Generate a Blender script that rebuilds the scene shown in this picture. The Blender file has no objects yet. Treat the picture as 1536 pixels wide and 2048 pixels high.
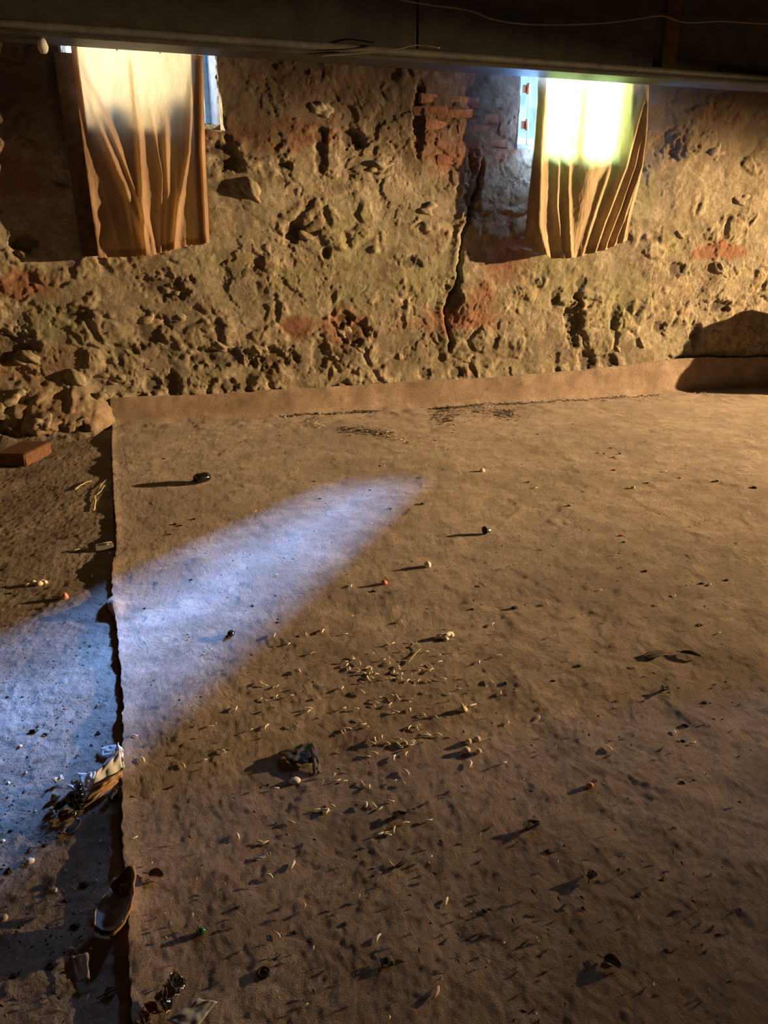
import bpy, bmesh, math, random
import numpy as np
from mathutils import Vector, Matrix, Euler
R_ = random.Random(7)
scene = bpy.context.scene
COL = scene.collection

# ------------------------------------------------------------------ camera
FPX, PITCH, YAW, CAMH = 1480.0, math.radians(19.3), math.radians(15.7), 1.1
cam_d = bpy.data.cameras.new('camera'); cam = bpy.data.objects.new('camera', cam_d); COL.objects.link(cam)
cam_d.sensor_fit = 'VERTICAL'; cam_d.sensor_height = 36.0; cam_d.lens = FPX * 36.0 / 2048.0
cam_d.clip_start = 0.02; cam_d.clip_end = 200
cam.location = (0, 0, CAMH)
cam.rotation_euler = (math.pi / 2 - PITCH, 0, -YAW)
scene.camera = cam
scene.view_settings.view_transform = 'Standard'; scene.view_settings.look = 'None'
scene.view_settings.gamma = 1.0; scene.view_settings.exposure = 0.0
scene.view_settings.use_curve_mapping = False
scene.cycles.max_bounces = 6; scene.cycles.diffuse_bounces = 4

# ------------------------------------------------------------------ sky and daylight
world = bpy.data.worlds.new('sky'); scene.world = world; world.use_nodes = True
bg = world.node_tree.nodes['Background']
bg.inputs[0].default_value = (0.42, 0.72, 1.0, 1); bg.inputs[1].default_value = 0.95

def area(name, loc, target, sx, sy, col, power):
    d = bpy.data.lights.new(name, 'AREA'); d.shape = 'RECTANGLE'; d.size = sx; d.size_y = sy
    d.color = col; d.energy = power
    o = bpy.data.objects.new(name, d); COL.objects.link(o); o.location = loc
    o.rotation_euler = (Vector(target) - Vector(loc)).to_track_quat('-Z', 'Y').to_euler()
    return o
# bright low sky patch outside each of the two small windows
area('daylight_bright_window', (3.80, 6.74, 2.80), (2.5, 5.2, 2.0), 0.20, 0.90, (0.20, 0.42, 1.0), 10000)
area('daylight_small_window', (-0.15, 6.6, 2.52), (-0.15, 5.3, 2.40), 0.9, 1.0, (1.0, 0.86, 0.76), 135)
area('daylight_sky_window', (3.2, 6.6, 2.50), (3.0, 5.3, 2.3), 0.9, 0.8, (0.70, 0.85, 1.0), 380)

# warm work lamp standing in the room to the right
LAMP = Vector((10.2, 2.4, 1.65)); LAMP_AIM = Vector((1.2, 4.31, 0.7)); LAMP_POWER = 12500

# ------------------------------------------------------------------ measured geometry helpers
_fh = np.array([math.sin(YAW), math.cos(YAW), 0]); _R = np.array([math.cos(YAW), -math.sin(YAW), 0])
_F = _fh * math.cos(PITCH) + np.array([0, 0, -math.sin(PITCH)]); _U = _fh * math.sin(PITCH) + np.array([0, 0, math.cos(PITCH)])
def _ray(x, y): return _F + _R * (x - 768.0) / FPX - _U * (y - 1024.0) / FPX
def fl(x, y, z=0.0):
    d = _ray(x, y); t = (z - CAMH) / d[2]; p = d * t; return float(p[0]), float(p[1])
def wl(x, y, Y=5.3):
    d = _ray(x, y); t = Y / d[1]; return float(d[0] * t), float(CAMH + d[2] * t)

# ------------------------------------------------------------------ noise
_rng = np.random.RandomState(11)
_perm = np.concatenate([_rng.permutation(256)] * 3)
_ang = _rng.rand(256) * 2 * np.pi
_gx, _gy = np.cos(_ang), np.sin(_ang)
def perlin(x, y, s=0):
    x = np.asarray(x, float) + s * 17.31; y = np.asarray(y, float) - s * 9.77
    xi = np.floor(x).astype(int); yi = np.floor(y).astype(int)
    xf = x - xi; yf = y - yi
    u = xf ** 3 * (xf * (xf * 6 - 15) + 10); v = yf ** 3 * (yf * (yf * 6 - 15) + 10)
    def g(a, b, fx, fy):
        h = _perm[(_perm[a & 255] + b) & 255]
        return _gx[h] * fx + _gy[h] * fy
    n00 = g(xi, yi, xf, yf); n10 = g(xi + 1, yi, xf - 1, yf)
    n01 = g(xi, yi + 1, xf, yf - 1); n11 = g(xi + 1, yi + 1, xf - 1, yf - 1)
    return (n00 * (1 - u) + n10 * u) * (1 - v) + (n01 * (1 - u) + n11 * u) * v
def fbm(x, y, o=4, s=0, g=0.5):
    t = 0; a = 1.0
    for k in range(o):
        t = t + a * perlin(x * 2 ** k, y * 2 ** k, s + k * 3); a *= g
    return t
def worley(x, y, s=0):
    x = np.asarray(x, float); y = np.asarray(y, float)
    xi = np.floor(x).astype(int); yi = np.floor(y).astype(int)
    f1 = np.full(x.shape, 9.0); f2 = np.full(x.shape, 9.0); idv = np.zeros(x.shape)
    for dx in (-1, 0, 1):
        for dy in (-1, 0, 1):
            a, b = xi + dx, yi + dy
            h = _perm[(_perm[(a + s) & 255] + b) & 255]; h2 = _perm[h + 37]; h3 = _perm[h + 91]
            d = np.hypot(a + h / 256. - x, b + h2 / 256. - y)
            cl = d < f1
            f2 = np.where(cl, f1, np.minimum(f2, d)); idv = np.where(cl, h3 / 256., idv); f1 = np.where(cl, d, f1)
    return f1, f2, idv
def sst(a, b, x): t = np.clip((x - a) / (b - a), 0, 1); return t * t * (3 - 2 * t)

# ------------------------------------------------------------------ object helpers
def tag(o, label=None, cat=None, group=None, kind=None):
    if label: o['label'] = label
    if cat: o['category'] = cat
    if group: o['group'] = group
    if kind: o['kind'] = kind
    return o
def empty(name, loc=(0, 0, 0), rz=0):
    o = bpy.data.objects.new(name, None); COL.objects.link(o); o.location = loc; o.rotation_euler = (0, 0, rz)
    o.empty_display_size = 0.02
    return o
def link(name, me, mat, parent=None, loc=None):
    o = bpy.data.objects.new(name, me); COL.objects.link(o)
    if mat and not me.materials: me.materials.append(mat)
    if parent: o.parent = parent
    if loc is not None: o.location = loc
    return o
def mesh_pd(name, v, f, smooth=False):
    me = bpy.data.meshes.new(name); me.from_pydata([tuple(p) for p in v], [], f); me.update()
    if smooth: me.polygons.foreach_set('use_smooth', [True] * len(me.polygons))
    return me
def grid_mesh(name, P, keep=None, attr=None, smooth=True):
    """P: (rows, cols, 3) array of points -> quad mesh; keep: (rows-1, cols-1) bool"""
    r, c = P.shape[:2]
    idx = np.arange(r * c).reshape(r, c)
    q = np.stack([idx[:-1, :-1], idx[:-1, 1:], idx[1:, 1:], idx[1:, :-1]], -1)
    q = q[keep] if keep is not None else q.reshape(-1, 4)
    q = np.ascontiguousarray(q.reshape(-1, 4)).astype(np.int32); n = len(q)
    me = bpy.data.meshes.new(name)
    me.vertices.add(r * c); me.vertices.foreach_set('co', P.reshape(-1).astype(np.float32))
    me.loops.add(n * 4); me.loops.foreach_set('vertex_index', q.reshape(-1))
    me.polygons.add(n); me.polygons.foreach_set('loop_start', np.arange(n, dtype=np.int32) * 4)
    me.polygons.foreach_set('loop_total', np.full(n, 4, np.int32))
    if smooth: me.polygons.foreach_set('use_smooth', np.ones(n, bool))
    me.update(calc_edges=True)
    if attr:
        for an, A in attr.items():
            ca = me.attributes.new(an, 'FLOAT_COLOR', 'POINT')
            ca.data.foreach_set('color', A.reshape(-1).astype(np.float32))
    return me
def box_bm(bm, x0, x1, y0, y1, z0, z1):
    vs = [bm.verts.new(p) for p in ((x0,y0,z0),(x1,y0,z0),(x1,y1,z0),(x0,y1,z0),(x0,y0,z1),(x1,y0,z1),(x1,y1,z1),(x0,y1,z1))]
    for f in ((0,3,2,1),(4,5,6,7),(0,1,5,4),(1,2,6,5),(2,3,7,6),(3,0,4,7)): bm.faces.new([vs[i] for i in f])
def box(name, x0, x1, y0, y1, z0, z1, mat, parent=None, bev=0.0, seg=2):
    bm = bmesh.new(); box_bm(bm, x0, x1, y0, y1, z0, z1)
    if bev: bmesh.ops.bevel(bm, geom=bm.edges[:], offset=bev, segments=seg, affect='EDGES', profile=0.6)
    me = bpy.data.meshes.new(name); bm.to_mesh(me); bm.free()
    return link(name, me, mat, parent)
def tube_mesh(name, pts, rad, n=8, flat=1.0, taper=None):
    pts = [Vector(p) for p in pts]; v = []; f = []
    for i, p in enumerate(pts):
        t = (pts[min(i + 1, len(pts) - 1)] - pts[max(i - 1, 0)]).normalized()
        up = Vector((0, 0, 1)) if abs(t.z) < 0.9 else Vector((1, 0, 0))
        s = t.cross(up).normalized(); b = s.cross(t)
        r = rad * (taper[i] if taper else 1)
        for k in range(n):
            a = 2 * math.pi * k / n; v.append(p + s * math.cos(a) * r + b * math.sin(a) * r * flat)
    for i in range(len(pts) - 1):
        for k in range(n):
            f.append((i * n + k, i * n + (k + 1) % n, (i + 1) * n + (k + 1) % n, (i + 1) * n + k))
    f.append(tuple(range(n - 1, -1, -1))); f.append(tuple(range((len(pts) - 1) * n, len(pts) * n)))
    return mesh_pd(name, v, f, True)
def lump_mesh(name, sx, sy, sz, seed, sub=2, rough=0.25, flat_bottom=True):
    bm = bmesh.new(); bmesh.ops.create_icosphere(bm, subdivisions=sub, radius=1.0)
    for v in bm.verts:
        p = v.co.copy()
        n = float(fbm(np.array(p.x * 1.3 + p.z * .7), np.array(p.y * 1.3 - p.z * .6), 3, seed))
        p *= 1 + rough * n * 1.6
        v.co = Vector((p.x * sx, p.y * sy, (max(p.z, -0.55) if flat_bottom else p.z) * sz))
    me = bpy.data.meshes.new(name); bm.to_mesh(me); bm.free()
    me.polygons.foreach_set('use_smooth', [sub > 1] * len(me.polygons))
    return me
def sheet_mesh(name, corners, nu, nv, crumple, freq, seed, thick=0.0006, shape=None):
    """a thin crumpled sheet with real thickness; corners = 4 points (x,y,z) in order"""
    a, b, c, d = [np.array(p, float) for p in corners]
    u, v = np.meshgrid(np.linspace(0, 1, nu), np.linspace(0, 1, nv))
    P = (a * ((1 - u) * (1 - v))[..., None] + b * (u * (1 - v))[..., None] + c * (u * v)[..., None] + d * ((1 - u) * v)[..., None])
    n = np.cross(b - a, d - a); n = n / np.linalg.norm(n); n = n if n[2] > 0 else -n
    L = max(np.linalg.norm(b - a), np.linalg.norm(d - a))
    h = np.abs(fbm(u * freq, v * freq, 2, seed)) * crumple
    if shape is not None: h = h + shape(u, v)
    P = P + n * h[..., None]
    P[..., 0] += perlin(u * 3, v * 3, seed + 5) * L * .05; P[..., 1] += perlin(u * 3, v * 3, seed + 8) * L * .05
    top = grid_mesh(name, P); bm = bmesh.new(); bm.from_mesh(top)
    bmesh.ops.solidify(bm, geom=bm.faces[:], thickness=thick)
    bm.to_mesh(top); bm.free(); return top

# ------------------------------------------------------------------ materials
def node_mat(name):
    m = bpy.data.materials.new(name); m.use_nodes = True; nt = m.node_tree
    return m, nt, nt.nodes['Principled BSDF']
def N(nt, t, **k):
    n = nt.nodes.new(t)
    for a, b in k.items():
        if a.startswith('i_'):
            key = a[2:]; key = int(key) if key.isdigit() else key
            n.inputs[key].default_value = b
        else: setattr(n, a, b)
    return n
def noise(nt, scale, detail=4, rough=.55, vec=None, dist=0.0):
    n = N(nt, 'ShaderNodeTexNoise'); n.inputs['Scale'].default_value = scale; n.inputs['Detail'].default_value = detail
    n.inputs['Roughness'].default_value = rough; n.inputs['Distortion'].default_value = dist
    if vec: nt.links.new(vec, n.inputs['Vector'])
    return n.outputs['Fac']
def ramp(nt, fac, *stops):
    n = N(nt, 'ShaderNodeValToRGB'); e = n.color_ramp.elements
    while len(e) < len(stops): e.new(0.5)
    for el, (p, c) in zip(e, stops):
        el.position = p; el.color = (*c, 1) if hasattr(c, '__len__') else (c, c, c, 1)
    nt.links.new(fac, n.inputs[0]); return n.outputs[0]
def mix(nt, fac, a, b, bt='MIX'):
    n = N(nt, 'ShaderNodeMix', data_type='RGBA', blend_type=bt)
    for s, val in ((0, fac), (6, a), (7, b)):
        if hasattr(val, 'links'): nt.links.new(val, n.inputs[s])
        elif hasattr(val, '__len__'): n.inputs[s].default_value = (*val, 1)
        else: n.inputs[s].default_value = val
    return n.outputs[2]
def mul(nt, a, b, op='MULTIPLY'):
    n = N(nt, 'ShaderNodeMath', operation=op)
    for s, val in ((0, a), (1, b)):
        if hasattr(val, 'links'): nt.links.new(val, n.inputs[s])
        else: n.inputs[s].default_value = val
    return n.outputs[0]
def bump(nt, bs, h, strength, dist):
    b = N(nt, 'ShaderNodeBump'); b.inputs['Strength'].default_value = strength; b.inputs['Distance'].default_value = dist
    nt.links.new(h, b.inputs['Height']); nt.links.new(b.outputs[0], bs.inputs['Normal'])
def objco(nt): return N(nt, 'ShaderNodeTexCoord').outputs['Object']
def simple(name, col, rough=.8, var=.25, scale=40, metal=0.0, spec=.3, bmp=.2, bd=.001):
    m, nt, bs = node_mat(name); co = objco(nt)
    f = noise(nt, scale, 4, .6, co)
    dk = tuple(c * (1 - var) for c in col); lt = tuple(min(1, c * (1 + var)) for c in col)
    nt.links.new(ramp(nt, f, (.3, dk), (.7, lt)), bs.inputs['Base Color'])
    bs.inputs['Roughness'].default_value = rough; bs.inputs['Metallic'].default_value = metal
    bs.inputs['Specular IOR Level'].default_value = spec
    if bmp: bump(nt, bs, noise(nt, scale * 3, 3, .6, co), bmp, bd)
    return m

# --- wall: plaster over rubble
def wall_material():
    m, nt, bs = node_mat('crumbling_plaster'); co = objco(nt)
    at = N(nt, 'ShaderNodeAttribute', attribute_name='mask'); sp = N(nt, 'ShaderNodeSeparateColor')
    nt.links.new(at.outputs['Color'], sp.inputs[0])
    r, g, b, pl = sp.outputs[0], sp.outputs[1], sp.outputs[2], at.outputs['Alpha']
    n1 = noise(nt, 2.6, 5, .6, co, .4); n2 = noise(nt, 9, 6, .65, co, .6); n3 = noise(nt, 45, 5, .7, co)
    base = ramp(nt, n2, (.30, (.11, .085, .058)), (.46, (.255, .207, .138)), (.66, (.41, .35, .25)))
    plas = ramp(nt, n1, (.3, (.23, .19, .14)), (.7, (.33, .28, .205)))
    c = mix(nt, mul(nt, pl, .8), base, plas)
    c = mix(nt, mul(nt, ramp(nt, noise(nt, 3.4, 4, .6, co, .5), (.52, 0.), (.68, 1.)), .32), c, (.36, .21, .105))
    c = mix(nt, mul(nt, ramp(nt, noise(nt, 18, 8, .74, co, .3), (.50, 0.), (.60, 1.)), .6), c, (.44, .385, .285))
    c = mix(nt, mul(nt, ramp(nt, noise(nt, 30, 8, .75, co, .2), (.36, 1.), (.47, 0.)), .6), c, (.14, .11, .07))
    c = mix(nt, r, c, mix(nt, n2, (.17, .065, .04), (.33, .15, .09)))
    c = mix(nt, mul(nt, g, ramp(nt, n3, (.3, .25), (.6, 1.))), c, (.20, .215, .095))
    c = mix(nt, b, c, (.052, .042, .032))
    c = mix(nt, ramp(nt, n3, (.28, .75), (.46, 0.)), c, (.10, .08, .055))
    c = mix(nt, mul(nt, ramp(nt, noise(nt, 6.5, 8, .72, co, .4), (.38, 1.), (.49, 0.)), .7), c, (.15, .115, .075))
    nt.links.new(c, bs.inputs['Base Color']); bs.inputs['Roughness'].default_value = .95
    bs.inputs['Specular IOR Level'].default_value = .12
    h = mix(nt, .5, noise(nt, 75, 8, .75, co, 0.), noise(nt, 180, 4, .6, co))
    bump(nt, bs, h, .75, .010)
    return m
M = {}
M['wall'] = wall_material()
def carpet_material():
    m, nt, bs = node_mat('worn_carpet_pile'); co = objco(nt)
    warp = N(nt, 'ShaderNodeTexNoise'); warp.inputs['Scale'].default_value = 2.2; nt.links.new(co, warp.inputs['Vector'])
    va = N(nt, 'ShaderNodeVectorMath', operation='SCALE'); va.inputs['Scale'].default_value = .35; nt.links.new(warp.outputs['Color'], va.inputs[0])
    vb = N(nt, 'ShaderNodeVectorMath', operation='ADD'); nt.links.new(co, vb.inputs[0]); nt.links.new(va.outputs[0], vb.inputs[1])
    mp = N(nt, 'ShaderNodeMapping'); mp.inputs['Rotation'].default_value = (0, 0, .6); mp.inputs['Scale'].default_value = (1.0, .42, 1.0)
    nt.links.new(vb.outputs[0], mp.inputs[0])
    fib = noise(nt, 120, 6, .72, mp.outputs[0]); fib2 = noise(nt, 430, 2, .6, co)
    big = noise(nt, 1.7, 5, .6, co, .3); mid = noise(nt, 9, 5, .65, co, .4)
    c = ramp(nt, mid, (.3, (.35, .255, .195)), (.55, (.50, .375, .295)), (.75, (.60, .46, .37)))
    c = mix(nt, ramp(nt, big, (.34, .85), (.57, 0.)), c, (.26, .18, .125))
    c = mix(nt, mul(nt, ramp(nt, noise(nt, 4.5, 4, .6, co, .2), (.55, 0.), (.72, 1.)), .5), c, (.54, .39, .265))
    c = mix(nt, ramp(nt, noise(nt, 26, 4, .7, co), (.28, .85), (.40, 0.)), c, (.13, .095, .07))
    c = mix(nt, mul(nt, ramp(nt, noise(nt, 5.5, 7, .7, co, .5), (.36, 1.), (.52, 0.)), .6), c, (.225, .155, .105))
    mp2 = N(nt, 'ShaderNodeMapping'); mp2.inputs['Rotation'].default_value = (0, 0, -.7); mp2.inputs['Scale'].default_value = (1, 5.5, 1); nt.links.new(vb.outputs[0], mp2.inputs[0])
    c = mix(nt, mul(nt, ramp(nt, noise(nt, 5, 6, .7, mp2.outputs[0]), (.56, 0.), (.66, 1.)), .45), c, (.22, .165, .12))
    c = mix(nt, mul(nt, fib, .55), mix(nt, .3, c, (.12, .09, .07)), c, 'MIX')
    c = mix(nt, .75, c, mix(nt, ramp(nt, fib, (.3, 0.), (.7, 1.)), (.55, .5, .45), (1.25, 1.25, 1.25)), 'MULTIPLY')
    nt.links.new(c, bs.inputs['Base Color']); bs.inputs['Roughness'].default_value = 1.0
    bs.inputs['Specular IOR Level'].default_value = .05
    bs.inputs['Sheen Weight'].default_value = .25; bs.inputs['Sheen Roughness'].default_value = .5
    bump(nt, bs, mix(nt, .35, fib, fib2), .95, .009)
    return m
M['carpet'] = carpet_material()
def floor_material():
    m, nt, bs = node_mat('dirty_concrete'); co = objco(nt)
    n1 = noise(nt, 3.5, 6, .65, co, .4); n2 = noise(nt, 30, 5, .7, co)
    c = ramp(nt, n1, (.3, (.15, .115, .09)), (.55, (.25, .20, .165)), (.75, (.34, .29, .25)))
    c = mix(nt, ramp(nt, n2, (.30, .85), (.42, 0.)), c, (.05, .04, .033))
    c = mix(nt, ramp(nt, noise(nt, 90, 4, .6, co), (.60, 0.), (.72, .5)), c, (.42, .37, .33))
    nt.links.new(c, bs.inputs['Base Color']); bs.inputs['Roughness'].default_value = .93
    bs.inputs['Specular IOR Level'].default_value = .15
    bump(nt, bs, mix(nt, .5, n2, noise(nt, 120, 5, .7, co)), .8, .006)
    return m
M['floor'] = floor_material()
def curtain_material(name, front, back, t):
    m, nt, bs = node_mat(name); co = objco(nt)
    out = nt.nodes['Material Output']
    mp = N(nt, 'ShaderNodeMapping'); mp.inputs['Scale'].default_value = (1, 1, .25); nt.links.new(co, mp.inputs[0])
    f = noise(nt, 14, 5, .65, mp.outputs[0]); weave = noise(nt, 260, 2, .5, co)
    c = ramp(nt, f, (.3, tuple(x * .5 for x in front)), (.7, front))
    nt.links.new(c, bs.inputs['Base Color']); bs.inputs['Roughness'].default_value = .95; bs.inputs['Specular IOR Level'].default_value = .08
    bump(nt, bs, weave, .35, .002)
    tr = N(nt, 'ShaderNodeBsdfTranslucent'); nt.links.new(ramp(nt, f, (.3, tuple(x * .75 for x in back)), (.7, back)), tr.inputs[0])
    mx = N(nt, 'ShaderNodeMixShader'); mx.inputs[0].default_value = t
    nt.links.new(bs.outputs[0], mx.inputs[1]); nt.links.new(tr.outputs[0], mx.inputs[2]); nt.links.new(mx.outputs[0], out.inputs['Surface'])
    return m
M['curtain'] = curtain_material('thin_tan_cloth', (.50, .345, .24), (.95, .70, .34), .42)
M['curtain_thick'] = curtain_material('thicker_tan_cloth', (.52, .38, .26), (.78, .58, .09), .14)
M['curtain_dense'] = curtain_material('doubled_tan_cloth', (.50, .33, .23), (.5, .3, .15), .05)
def glass_material():
    m, nt, bs = node_mat('dusty_pane'); out = nt.nodes['Material Output']
    tr = N(nt, 'ShaderNodeBsdfTransparent'); tr.inputs[0].default_value = (.93, .96, .97, 1)
    bs.inputs['Base Color'].default_value = (.6, .65, .65, 1); bs.inputs['Roughness'].default_value = .15
    mx = N(nt, 'ShaderNodeMixShader'); f = noise(nt, 12, 4, .6, objco(nt))
    nt.links.new(ramp(nt, f, (.35, .03), (.75, .14)), mx.inputs[0])
    nt.links.new(tr.outputs[0], mx.inputs[1]); nt.links.new(bs.outputs[0], mx.inputs[2]); nt.links.new(mx.outputs[0], out.inputs['Surface'])
    return m
M['glass'] = glass_material()
M['beam'] = simple('sooty_painted_sheet', (.065, .062, .054), .6, .35, 6, spec=.3, bmp=.25, bd=.004)
M['rail'] = simple('grey_steel_rail', (.22, .21, .19), .42, .3, 12, metal=.3, spec=.5, bmp=.2, bd=.002)
M['cable'] = simple('dusty_cable_sheath', (.17, .135, .09), .6, .3, 60)
M['ceiling'] = simple('sooty_ceiling', (.05, .043, .036), .95, .3, 4, bmp=.5, bd=.01)
M['plainwall'] = simple('dark_rough_wall', (.13, .10, .07), .95, .35, 3, bmp=.8, bd=.02)
M['frame_blue'] = simple('pale_blue_paint', (.34, .58, .70), .55, .2, 30)
M['reveal'] = simple('whitewashed_reveal', (.50, .55, .56), .95, .35, 18, bmp=.7, bd=.008)
M['rust'] = simple('rusty_iron', (.28, .09, .035), .8, .45, 120, metal=.3, bmp=.5)
M['brick'] = simple('worn_red_brick', (.20, .10, .065), .95, .5, 14, spec=.15, bmp=.9, bd=.004)
M['brick_floor'] = simple('loose_red_brick', (.125, .062, .036), .92, .25, 40, spec=.15, bmp=.5, bd=.002)
M['stone'] = simple('rubble_stone', (.33, .27, .18), .95, .4, 18, spec=.15, bmp=.8, bd=.006)
M['stone_dark'] = simple('sooty_stone', (.15, .125, .09), .95, .4, 18, spec=.15, bmp=.8, bd=.006)
M['board'] = simple('dark_stained_board', (.10, .068, .045), .9, .35, 20, spec=.15, bmp=.4, bd=.002)
M['chip'] = simple('pale_wood_chip', (.92, .84, .70), .8, .08, 200, bmp=.2)
M['chip_dull'] = simple('dull_wood_chip', (.72, .60, .44), .85, .2, 200, bmp=.2)
M['black'] = simple('black_crumb', (.022, .019, .016), .7, .3, 200)
M['pink'] = simple('pink_plastic', (.70, .25, .17), .5, .15, 150)
M['red'] = simple('dull_red_scrap', (.34, .06, .035), .7, .25, 120)
M['white'] = simple('white_paper', (.74, .73, .72), .75, .12, 30, bmp=.25, bd=.002)
M['white_dirty'] = simple('soiled_white_paper', (.60, .57, .53), .85, .25, 25, bmp=.3, bd=.002)
M['tanpaper'] = simple('tan_wrapping_paper', (.36, .21, .10), .8, .3, 30, bmp=.3, bd=.002)
M['greycard'] = simple('grey_card', (.30, .27, .25), .85, .2, 40)
M['gloss_black'] = simple('glossy_black_plastic', (.008, .008, .010), .12, .2, 60, spec=.8, bmp=0)
M['dark_leather'] = simple('dark_torn_sheet', (.085, .075, .06), .55, .35, 40, spec=.4, bmp=.5, bd=.003)
M['leaf'] = simple('dry_dark_leaf', (.12, .09, .055), .8, .35, 90, bmp=.4)
M['leaf_brown'] = simple('dry_brown_leaf', (.24, .14, .06), .8, .35, 90, bmp=.4)
M['straw'] = simple('dry_straw', (.48, .40, .24), .8, .25, 120, bmp=.3)
M['twig'] = simple('brown_twig', (.30, .21, .12), .85, .3, 120, bmp=.4)
M['foil'] = simple('crumpled_foil', (.75, .66, .48), .22, .12, 40, metal=.95, spec=.6, bmp=.6, bd=.002)
M['pebble'] = simple('grey_pebble', (.36, .31, .25), .9, .3, 80, bmp=.5)
M['greenglass'] = simple('green_glass', (.03, .14, .06), .1, .3, 60, spec=.8, bmp=0)
M['steel'] = simple('worn_steel', (.35, .33, .30), .3, .3, 80, metal=.9)
M['occluder'] = simple('occluder_brown', (.22, .16, .09), .95, .3, 60, bmp=.6, bd=.004)
M['bulb'] = simple('lamp_glass', (.9, .8, .6), .3, .05, 10, bmp=0)
M['litter'] = simple('dark_leaf_litter', (.085, .062, .038), .95, .5, 150)

# ------------------------------------------------------------------ room shell
XW0, XW1, YB = -2.3, 11.6, -1.9
HC = 2.85
WIN = {'small': (-0.47, 0.415, 1.86, 2.50), 'bright': (2.455, 3.42, 1.82, 2.55)}

def build_wall():
    xs = np.concatenate([np.linspace(XW0, -1.25, 40)[:-1], np.linspace(-1.25, 5.1, 850)[:-1], np.linspace(5.1, XW1, 90)])
    zs = np.concatenate([np.linspace(-.02, 2.28, 330)[:-1], np.linspace(2.28, HC + .05, 20)])
    X, Z = np.meshgrid(xs, zs)
    wx = X + .05 * fbm(X * 3, Z * 3, 3, 41); wz = Z + .05 * fbm(X * 3 + 5, Z * 3, 3, 43)
    h = .035 * fbm(X * 1.6, Z * 1.6, 3, 1)
    f1, f2, idv = worley(wx * 4.2, wz * 6.0, 3)
    plaster = sst(-.16, .02, fbm(wx * 2.1, wz * 2.6, 3, 9) + .18 * sst(.4, 1.6, Z) - .10 * sst(.55, .0, Z))
    stone = sst(.0, .30, f2 - f1) * (.4 + .9 * idv)
    h = h + .015 * stone * (1 - .8 * plaster)
    f1b, f2b, idb = worley(wx * 11, wz * 13, 21)
    h = h + .0045 * sst(0, .35, f2b - f1b) * (.3 + idb) * (1 - .8 * plaster)
    # plaster skin: a second, thicker coat that has flaked off along ragged lines
    fl1 = fbm(wx * 3.1 + 7, wz * 3.6, 5, 15, .55); coat = sst(.02, .055, fl1); cm = sst(-.15, .25, fbm(X * 1.1, Z * 1.4, 2, 66)); h = h + .0065 * coat * (.35 + .65 * cm)
    fl2 = fbm(wx * 5.3 - 3, wz * 5.0, 5, 27, .6); coat2 = sst(.06, .085, fl2); h = h + .0035 * coat2 * cm
    h = h + .0042 * fbm(wx * 12, wz * 9, 4, 5, .55) * (1.1 - .75 * plaster) + .0036 * fbm(X * 24, Z * 22, 4, 8, .66) * (1.15 - .55 * plaster)
    rg = 1 - np.abs(fbm(wx * 7, wz * 4, 4, 33)) * 3; h = h - .005 * sst(.90, 1.0, rg) * sst(-.1, .25, fbm(X * 1.3, Z * 1.3, 2, 71))
    red = np.zeros_like(X); grn = np.zeros_like(X); drk = np.zeros_like(X)
    rag = fbm(X * 9, Z * 9, 4, 51) * .8
    rag2 = fbm(X * 26, Z * 26, 3, 57, .6) * .55
    def blob(px, py, rx, ry, rot=0.0, edge=.35, rg_=None):
        x0, z0 = wl(px, py); s = 1 / 265.
        dx = (X - x0) / (rx * s); dz = (Z - z0) / (ry * s); c, n = math.cos(rot), math.sin(rot)
        a, b_ = dx * c + dz * n, -dx * n + dz * c
        return sst(1 + edge, 1 - edge, np.hypot(a, b_) + (rag if rg_ is None else rag * .9 + rg_ * .7) * .9)
    for a in ((880,225,70,55),(960,265,75,60),(985,180,70,40),(915,300,80,40),(915,640,90,22,.1),(960,600,28,40),(560,265,130,26,-.1),(1450,215,80,35),
              (40,570,60,20),(690,655,40,35),(1010,520,45,40),(640,160,160,25),(30,350,40,40),(830,150,140,22),(600,655,30,18),(1440,500,60,20)):
        red = np.maximum(red, blob(*a) * .80)
    for a in ((70,730,90,35),(130,830,90,40)): red = np.maximum(red, blob(*a) * .35)
    for a in ((700,590,60,26),(910,545,22,40),(1350,475,40,26),(1290,380,30,50),(590,555,40,22),(1120,560,90,60),(440,530,50,20),(860,560,60,40),(1240,600,60,70),(700,480,60,60),(110,650,50,30)):
        grn = np.maximum(grn, blob(*a, 0.0, .6) * .55)
    holes = ((1148,642,15,36,.35,.07),(712,665,24,17,.2,.06),(330,572,34,18,-.2,.045),(435,715,48,15,.1,.05),(548,716,32,15,0,.05),(590,465,15,13,0,.05),
             (50,487,17,12,0,.06),(150,627,26,9,0,.035),(300,655,24,26,.3,.03),(650,505,6,8,0,.04),(700,275,22,14,-.2,.045),(815,522,18,9,.1,.035),
             (945,375,13,40,-.3,.05),(835,235,9,35,0,.045),(1355,540,14,12,0,.04),(340,770,14,18,0,.045),(305,772,12,12,0,.045),(690,640,13,10,0,.04),
             (905,590,14,30,0,.04),(1440,612,22,10,0,.04),(1320,655,12,10,0,.03),(1170,718,14,20,.1,.035),(1215,722,18,14,0,.035),(850,745,12,8,0,.03),(910,745,16,8,0,.035),
             (1390,670,12,22,.4,.045),(455,770,16,10,0,.035),(250,700,24,8,.3,.03),(640,705,14,28,0,.03),(1110,600,10,16,0,.03),(1230,640,9,30,0,.025),(1330,290,22,20,0,.045),(20,690,30,20,0,.05),
             (560,330,12,6,0,.04),(450,310,24,18,.3,.05),(640,300,10,30,.2,.035),(1360,300,24,10,0,.03),(1160,565,9,10,0,.02))
    for (px, py, rx, ry, rot, dp) in holes:
        b_ = blob(px, py, rx * 1.15, ry * 1.15, rot + .25 * math.sin(px), .45, rag2); h = h - .62 * dp * b_; drk = np.maximum(drk, b_ * .66)
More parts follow.
